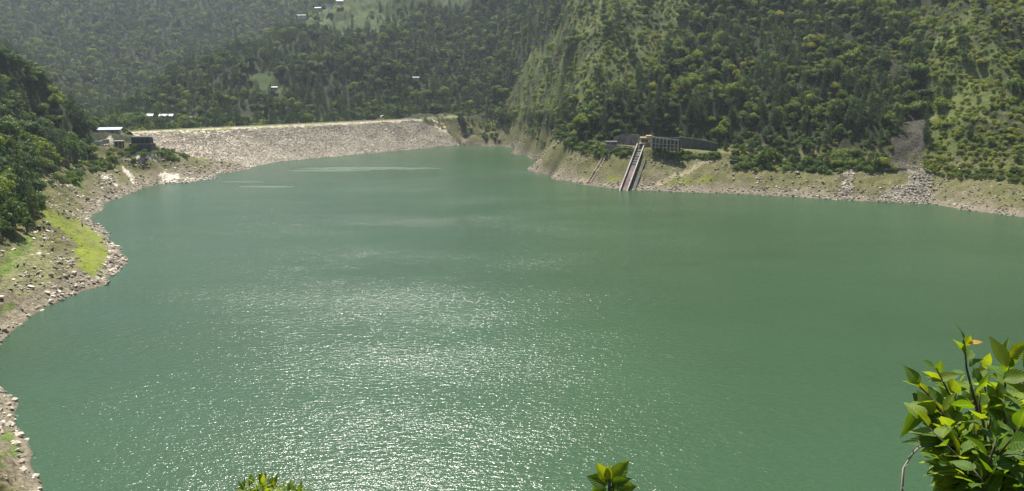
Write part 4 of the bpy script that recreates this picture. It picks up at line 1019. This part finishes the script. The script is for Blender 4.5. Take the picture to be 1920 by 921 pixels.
# single boulders
for k, (u, v, s, tn, lab) in enumerate([
    (37,518,1.0,1.0,'pale boulder standing alone on the dark rubble of the left bank'),(3,563,1.2,.95,'white boulder at the left edge of the photo'),
    (198,494,.8,.9,'small pale boulder between the bright green turf and the left spit tip'),(25,832,.9,.9,'round pale boulder above the nearest left shore'),
    (32,849,.7,.95,'small white boulder below the round one on the nearest left shore'),(190,346,1.5,.9,'pale slab boulder on the slope above the left cove'),
    (206,340,1.8,1,'large white boulder on the slope above the left cove'),(352,300,1.6,.15,'dark boulder under the hedge at the end of the left bank'),
    (118,402,1.1,.05,'dark flat boulder on the bright green turf'),(1745,350,1.3,.9,'pale boulder at the right edge of the rubble fan'),
    (1683,352,1.6,1,'lone white boulder left of the rubble fan on the right bank'),(1573,325,1.5,1,'pale boulder high on the right bank above a stone chute'),
    (1600,327,1.3,.95,'pale boulder beside the top of the stone chute'),(1496,324,1.4,.9,'pale boulder under the low dark roadside wall'),
    (1375,330,1.7,.9,'large pale boulder on the slumped part of the right bank'),(1420,345,1.5,.85,'pale boulder near the water right of the slump'),
    (1048,268,2.4,.25,'grey outcrop boulder at the top of the rocky point'),(1040,276,2.6,.3,'larger grey outcrop boulder on the rocky point'),
    (1875,346,1.4,.9,'pale boulder on turf near the right edge of the photo'),(1070,300,1.6,.1,'dark boulder on the turf face of the rocky point')]):
    x, y, z = on_ground(u, v); o = link('boulder', ROCKS[4 + k % 4], label=lab, cat='boulder'); o.location = (x, y, z + s * .25); o.scale = (s, s * .9, s * .9); o.rotation_euler = (0, 0, k * 1.7); o['tint'] = tn
# driftwood and stumps
def wood(pts, rad, label, name='driftwood', cat='driftwood'):
    MB().tube(pts, rad, 7).build(name, M['wood'], smooth=True, label=label, cat=cat)
a = Vector(on_ground(203, 494)); b_ = Vector(on_ground(216, 490)); c_ = Vector(on_ground(222, 488)); m_ = (a + b_) / 2 + Vector((0, 0, 1.3))
wood([a + Vector((0,0,.2)), m_, b_ + Vector((0,0,1.0)), c_ + Vector((0,0,.5))], [.3,.26,.2,.1], 'bent driftwood branch lying at the tip of the left spit')
a = Vector(on_ground(110, 404)); wood([a - Vector((0,0,.5)), a + Vector((.1,0,1.2)), a + Vector((.4,.1,2.2))], [.4,.32,.2], 'upright dark tree stump on the bright green turf', 'tree_stump', 'stump')
a = Vector(on_ground(155, 424)); wood([a - Vector((0,0,.5)), a + Vector((-.1,0,1.2)), a + Vector((-.5,.1,2.0))], [.42,.36,.2], 'short leaning stump beside the cove below the turf', 'tree_stump', 'stump')

# ------------------------------------------------------------------ plants in front of the camera
def near_pt(u, v, d):
    kx, kz = ray(u, v); dv = Vector((kx, 1, kz)).normalized(); return Vector((0, 0, HC)) + dv * d
class Leaves:
    def __init__(s): s.V = []; s.Fc = []; s.c = []; s.uv = []
    def leaf(s, base, dirn, up, L, Wd, tone, curl=.25, fold=.25):
        d = dirn.normalized(); sd_ = d.cross(up).normalized(); n = sd_.cross(d).normalized(); n0 = len(s.V); K = 7
        for k in range(K + 1):
            t_ = k / K; w = Wd * math.sin(math.pi * min(1, t_ ** .72 * .985 + .01)) ** 1.05 * .66
            c = base + d * (L * t_) - n * (curl * L * t_ * t_)
            for q in (-1, -.5, 0, .5, 1): s.V.append(c + sd_ * (w * q) + n * (abs(q) * w * fold) + n * random.uniform(-1, 1) * .0012); s.c.append(tone); s.uv.append((q, t_, 0))
        for k in range(K):
            for q in range(4):
                a = n0 + k * 5 + q; s.Fc.append((a, a + 1, a + 6, a + 5))
    def build(s, name, parent):
        me = mesh_np(name, [tuple(v) for v in s.V], s.Fc, M['bigleaf'], True)
        at = me.attributes.new('leaf', 'FLOAT', 'POINT'); at.data.foreach_set('value', np.array(s.c, np.float32)[:len(me.vertices)])
        at = me.attributes.new('blade', 'FLOAT_VECTOR', 'POINT'); at.data.foreach_set('vector', np.array(s.uv, np.float32)[:len(me.vertices)].ravel())
        return link(name, me, parent)
def sprig(o, Lv, pts, rad, L, n, Wr=.5, tone=.4, spread=1.0, start=.15, r=random):
    pts = [Vector(p) for p in pts]
    MB().tube([p - o.location for p in pts], [rad * (1 - .75 * k / (len(pts) - 1)) for k in range(len(pts))], 6).build('stem', M['twig'], o, smooth=True)
    seg = [(pts[k + 1] - pts[k]).length for k in range(len(pts) - 1)]; tot = sum(seg)
    for k in range(n):
        t_ = (start + (1 - start) * (k + .5) / n) * tot; i_ = 0
        while i_ < len(seg) - 1 and t_ > seg[i_]: t_ -= seg[i_]; i_ += 1
        p = pts[i_].lerp(pts[i_ + 1], min(1, t_ / seg[i_])); d = (pts[i_ + 1] - pts[i_]).normalized()
        a = k * 2.4 + r.uniform(-.4, .4); e1 = d.cross(Vector((0, 1, 0))).normalized(); e2 = d.cross(e1)
        out = (e1 * math.cos(a) + e2 * math.sin(a) * .8)
        last = k >= n - 3
        dr = (out * spread * (.35 if last else 1) + d * (1.0 if last else .45) + Vector((0, 0, r.uniform(-.35, .25)))).normalized()
        upv = (Vector((0, 0, 1)) + Vector((r.gauss(0, .5), r.gauss(0, .5), 0)) - d * .2).normalized()
        if abs(dr.dot(upv)) > .95: upv = Vector((0, -1, .3)).normalized()
        ll = L * r.uniform(.7, 1.15) * (1 if not last else .8)
        Lv.leaf(p + dr * .008 - o.location, dr, upv, ll, ll * Wr * r.uniform(.85, 1.15), min(.66, max(0, tone + r.uniform(-.3, .25))), r.uniform(.05, .45), r.uniform(.1, .4))
def grd(x, y): return gz(x, y)
random.seed(3)
g = near_pt(1850, 1100, 2.5); root = Vector((g.x, g.y, grd(g.x, g.y)))
shr = empty('leafy_shrub', root, label='broad-leaved green shrub filling the bottom right corner close to the camera', cat='shrub')
Lv = Leaves(); N = near_pt
main = N(1835, 950, 2.5)
MB().tube([Vector((0,0,-.2)), (main - root) * .5 + Vector((.03,0,0)), main - root], [.022,.018,.013], 8).build('trunk', M['twig'], shr, smooth=True)
tw = [
 ([main, N(1845,830,2.5), N(1830,760,2.48), N(1812,690,2.46), N(1808,640,2.45)], .006, .085, 15, .42, .35),
 ([main, N(1870,860,2.6), N(1880,780,2.6), N(1885,715,2.58), N(1893,668,2.55)], .006, .11, 12, .55, .45),
 ([main, N(1800,840,2.4), N(1770,780,2.35), N(1745,745,2.35), N(1722,722,2.35)], .006, .10, 13, .45, .35),
 ([main, N(1820,820,2.4), N(1790,760,2.4), N(1768,715,2.4), N(1755,690,2.38)], .005, .09, 12, .45, .35),
 ([main, N(1810,880,2.35), N(1775,850,2.35), N(1748,832,2.35), N(1735,815,2.35)], .005, .085, 12, .5, .3),
 ([main, N(1850,850,2.3), N(1845,800,2.28), N(1835,760,2.28), N(1840,720,2.28)], .005, .09, 14, .5, .2),
 ([main, N(1890,850,2.4), N(1915,800,2.4), N(1925,750,2.4), N(1935,700,2.4)], .006, .10, 14, .5, .35),
 ([main, N(1880,900,2.3), N(1905,870,2.3), N(1925,840,2.28), N(1950,810,2.28)], .005, .10, 14, .5, .25),
 ([main, N(1850,890,2.2), N(1860,850,2.2), N(1870,820,2.2)], .005, .09, 14, .5, .15),
 ([main, N(1810,915,2.3), N(1785,895,2.3), N(1765,880,2.3)], .004, .08, 10, .5, .25),
 ([main, N(1870,930,2.5), N(1900,910,2.5), N(1930,900,2.5)], .005, .10, 12, .5, .2),
 ([main, N(1900,820,2.7), N(1915,740,2.7), N(1925,690,2.7), N(1930,660,2.7)], .006, .11, 11, .55, .5),
 ([main, N(1860,800,2.7), N(1850,750,2.7), N(1845,715,2.7), N(1850,690,2.7)], .005, .09, 11, .45, .4),
 ([main, N(1800,800,2.6), N(1790,745,2.6), N(1800,720,2.6)], .005, .085, 10, .45, .25),
 ([main, N(1850,935,2.2), N(1840,900,2.15), N(1825,880,2.15)], .005, .09, 12, .5, .15),
 ([main, N(1885,790,2.45), N(1880,760,2.45), N(1870,735,2.45)], .005, .09, 12, .5, .2)]
for (uu_, v_) in [(1750,800),(1760,845),(1775,870),(1742,770),(1765,745),(1780,820),(1755,862),(1730,790),(1830,800),(1860,770),(1890,810),(1915,850),(1780,860),(1800,850),(1850,830),(1880,860),(1900,890),(1835,870),(1790,900),(1920,900),(1900,760),(1865,905),(1820,745),(1775,800),(1760,770),(1930,780)]:
    dd_ = random.uniform(2.2, 2.75); tw.append(([main.lerp(N(uu_, v_, dd_), .25), N(uu_ * .4 + 1838 * .6, (v_ + 930) / 2 - 5, dd_), N(uu_, v_, dd_)], .004, random.uniform(.08, .11), 10, .5, random.uniform(.1, .5)))
for pts, rd_, L, n, wr, tn in tw: sprig(shr, Lv, pts, rd_, L * .68, int(n * 1.6), wr, tn + .12)
# hero leaves
for (u0, v0), (u1, v1), d, wd, tn in [((1888,690),(1858,628),2.5,.034,.62),((1895,672),(1935,640),2.5,.032,.66),((1880,712),(1935,700),2.4,.032,.55),
                                      ((1740,748),(1688,822),2.35,.028,.2),((1790,830),(1690,825),2.3,.03,.15),((1800,704),(1735,712),2.4,.022,.6),((1790,727),(1733,700),2.42,.02,.6)]:
    p0, p1 = N(u0, v0, d), N(u1, v1, d); Lv.leaf(p0 - root, p1 - p0, Vector((0,-.8,1)).normalized(), (p1 - p0).length, wd, tn, .1, .3)
p0, p1 = N(1815,644,2.45), N(1842,640,2.45); Lv.leaf(p0 - root, p1 - p0, Vector((0,-.4,1)), .035, .014, 1.0, .1, .2)
Lv.build('foliage', shr)
# bare pale twig at its left
g = N(1690, 1120, 2.3); rt = Vector((g.x, g.y, grd(g.x, g.y)))
b = MB(); q = [rt - Vector((0,0,.1)), N(1688,1000,2.3), N(1691,921,2.3), N(1694,878,2.3), N(1704,862,2.31), N(1712,850,2.31), N(1722,840,2.32), N(1735,834,2.33)]
b.tube([p - rt for p in q], [.006,.004,.0032,.0028,.0024,.0022,.0018,.0012], 6)
for p in q[2:7]: b.tube([p - rt, p - rt + Vector((random.uniform(-.012,.012), 0, .010))], [.0018,.0008], 5)
o = b.build('bare_twig', M['palewig'], smooth=True, label='thin bare pale twig rising left of the bottom right shrub', cat='twig'); o.location = rt
# centre sprig
g = N(1150, 1150, 2.2); rt = Vector((g.x, g.y, grd(g.x, g.y)))
cs_ = empty('leafy_sprig', rt, label='broad-leaved sprig poking up at the bottom edge right of centre', cat='plant'); Lv = Leaves()
MB().tube([Vector((0,0,-.1)), (N(1140,1000,2.2)-rt), (N(1142,925,2.2)-rt), (N(1143,898,2.2)-rt)], [.01,.007,.005,.003], 7).build('stem', M['twig'], cs_, smooth=True)
for (u0, v0), (u1, v1), wd, tn, cu in [((1142,903),(1116,866),.038,.66,-.1),((1145,903),(1178,864),.05,.45,-.12),((1140,908),(1100,893),.045,.2,.1),((1140,905),(1140,868),.025,.62,-.1),
                                   ((1146,908),(1183,898),.035,.3,.1),((1150,916),(1196,912),.045,.5,.2),((1138,916),(1104,925),.04,.2,.2),((1145,925),(1180,935),.045,.2,.2),((1140,905),(1152,890),.02,.3,0),
                                   ((1140,940),(1095,960),.05,.2,.2),((1146,950),(1190,955),.05,.3,.2),((1143,915),(1165,925),.04,.15,.2)]:
    p0, p1 = N(u0, v0, 2.2), N(u1, v1, 2.2 + random.uniform(-.04,.04)); Lv.leaf(p0 - rt, p1 - p0, Vector((0,-1,.6)).normalized(), (p1 - p0).length, wd * .66, tn, cu, .3)
Lv.build('foliage', cs_)
# left sprig of narrow leaves
for nm, uc, vt, wv_, lab, nst in (('shrub_tip', 485, 899, 34, 'narrow-leaved shrub tip at the bottom edge left of centre', 7), ('shrub_tip', 545, 911, 14, 'smaller narrow-leaved tip right of the other one at the bottom edge', 4)):
    g = N(uc, 1150, 2.6); rt = Vector((g.x, g.y, grd(g.x, g.y))); e = empty(nm, rt, label=lab, cat='shrub', group='narrow-leaved tips at the bottom edge'); Lv = Leaves()
    bs0 = N(uc, 1000, 2.6); MB().tube([Vector((0,0,-.1)), bs0 - rt], [.01,.007], 6).build('trunk', M['twig'], e)
    for k in range(nst):
        fx = (k + .5) / nst * 2 - 1; tip = N(uc + fx * wv_ + random.uniform(-4, 4), vt + abs(fx) * 14 + random.uniform(0, 6), 2.6 + random.uniform(-.06,.06))
        mid = bs0.lerp(tip, .55) + Vector((fx * .008, 0, 0)); sprig(e, Lv, [bs0, mid, tip], .003, .040, 16, .26, .55, .9, .45)
    Lv.build('foliage', e)

# ------------------------------------------------------------------ air
top_z = float(Z.max()) + 40
hz = MB().box(-4200, 4200, -4200, 4200, -23, top_z).build('haze', bpy.data.materials.new('haze'), kind='stuff')
hm = hz.data.materials[0]; hm.use_nodes = True; hn = hm.node_tree; hn.nodes.clear()
ho = hn.nodes.new('ShaderNodeOutputMaterial'); pv = hn.nodes.new('ShaderNodeVolumePrincipled')
pv.inputs['Color'].default_value = (.80, .92, 1, 1); pv.inputs['Density'].default_value = HAZE_DENSITY; pv.inputs['Anisotropy'].default_value = .6
hn.links.new(pv.outputs[0], ho.inputs['Volume'])
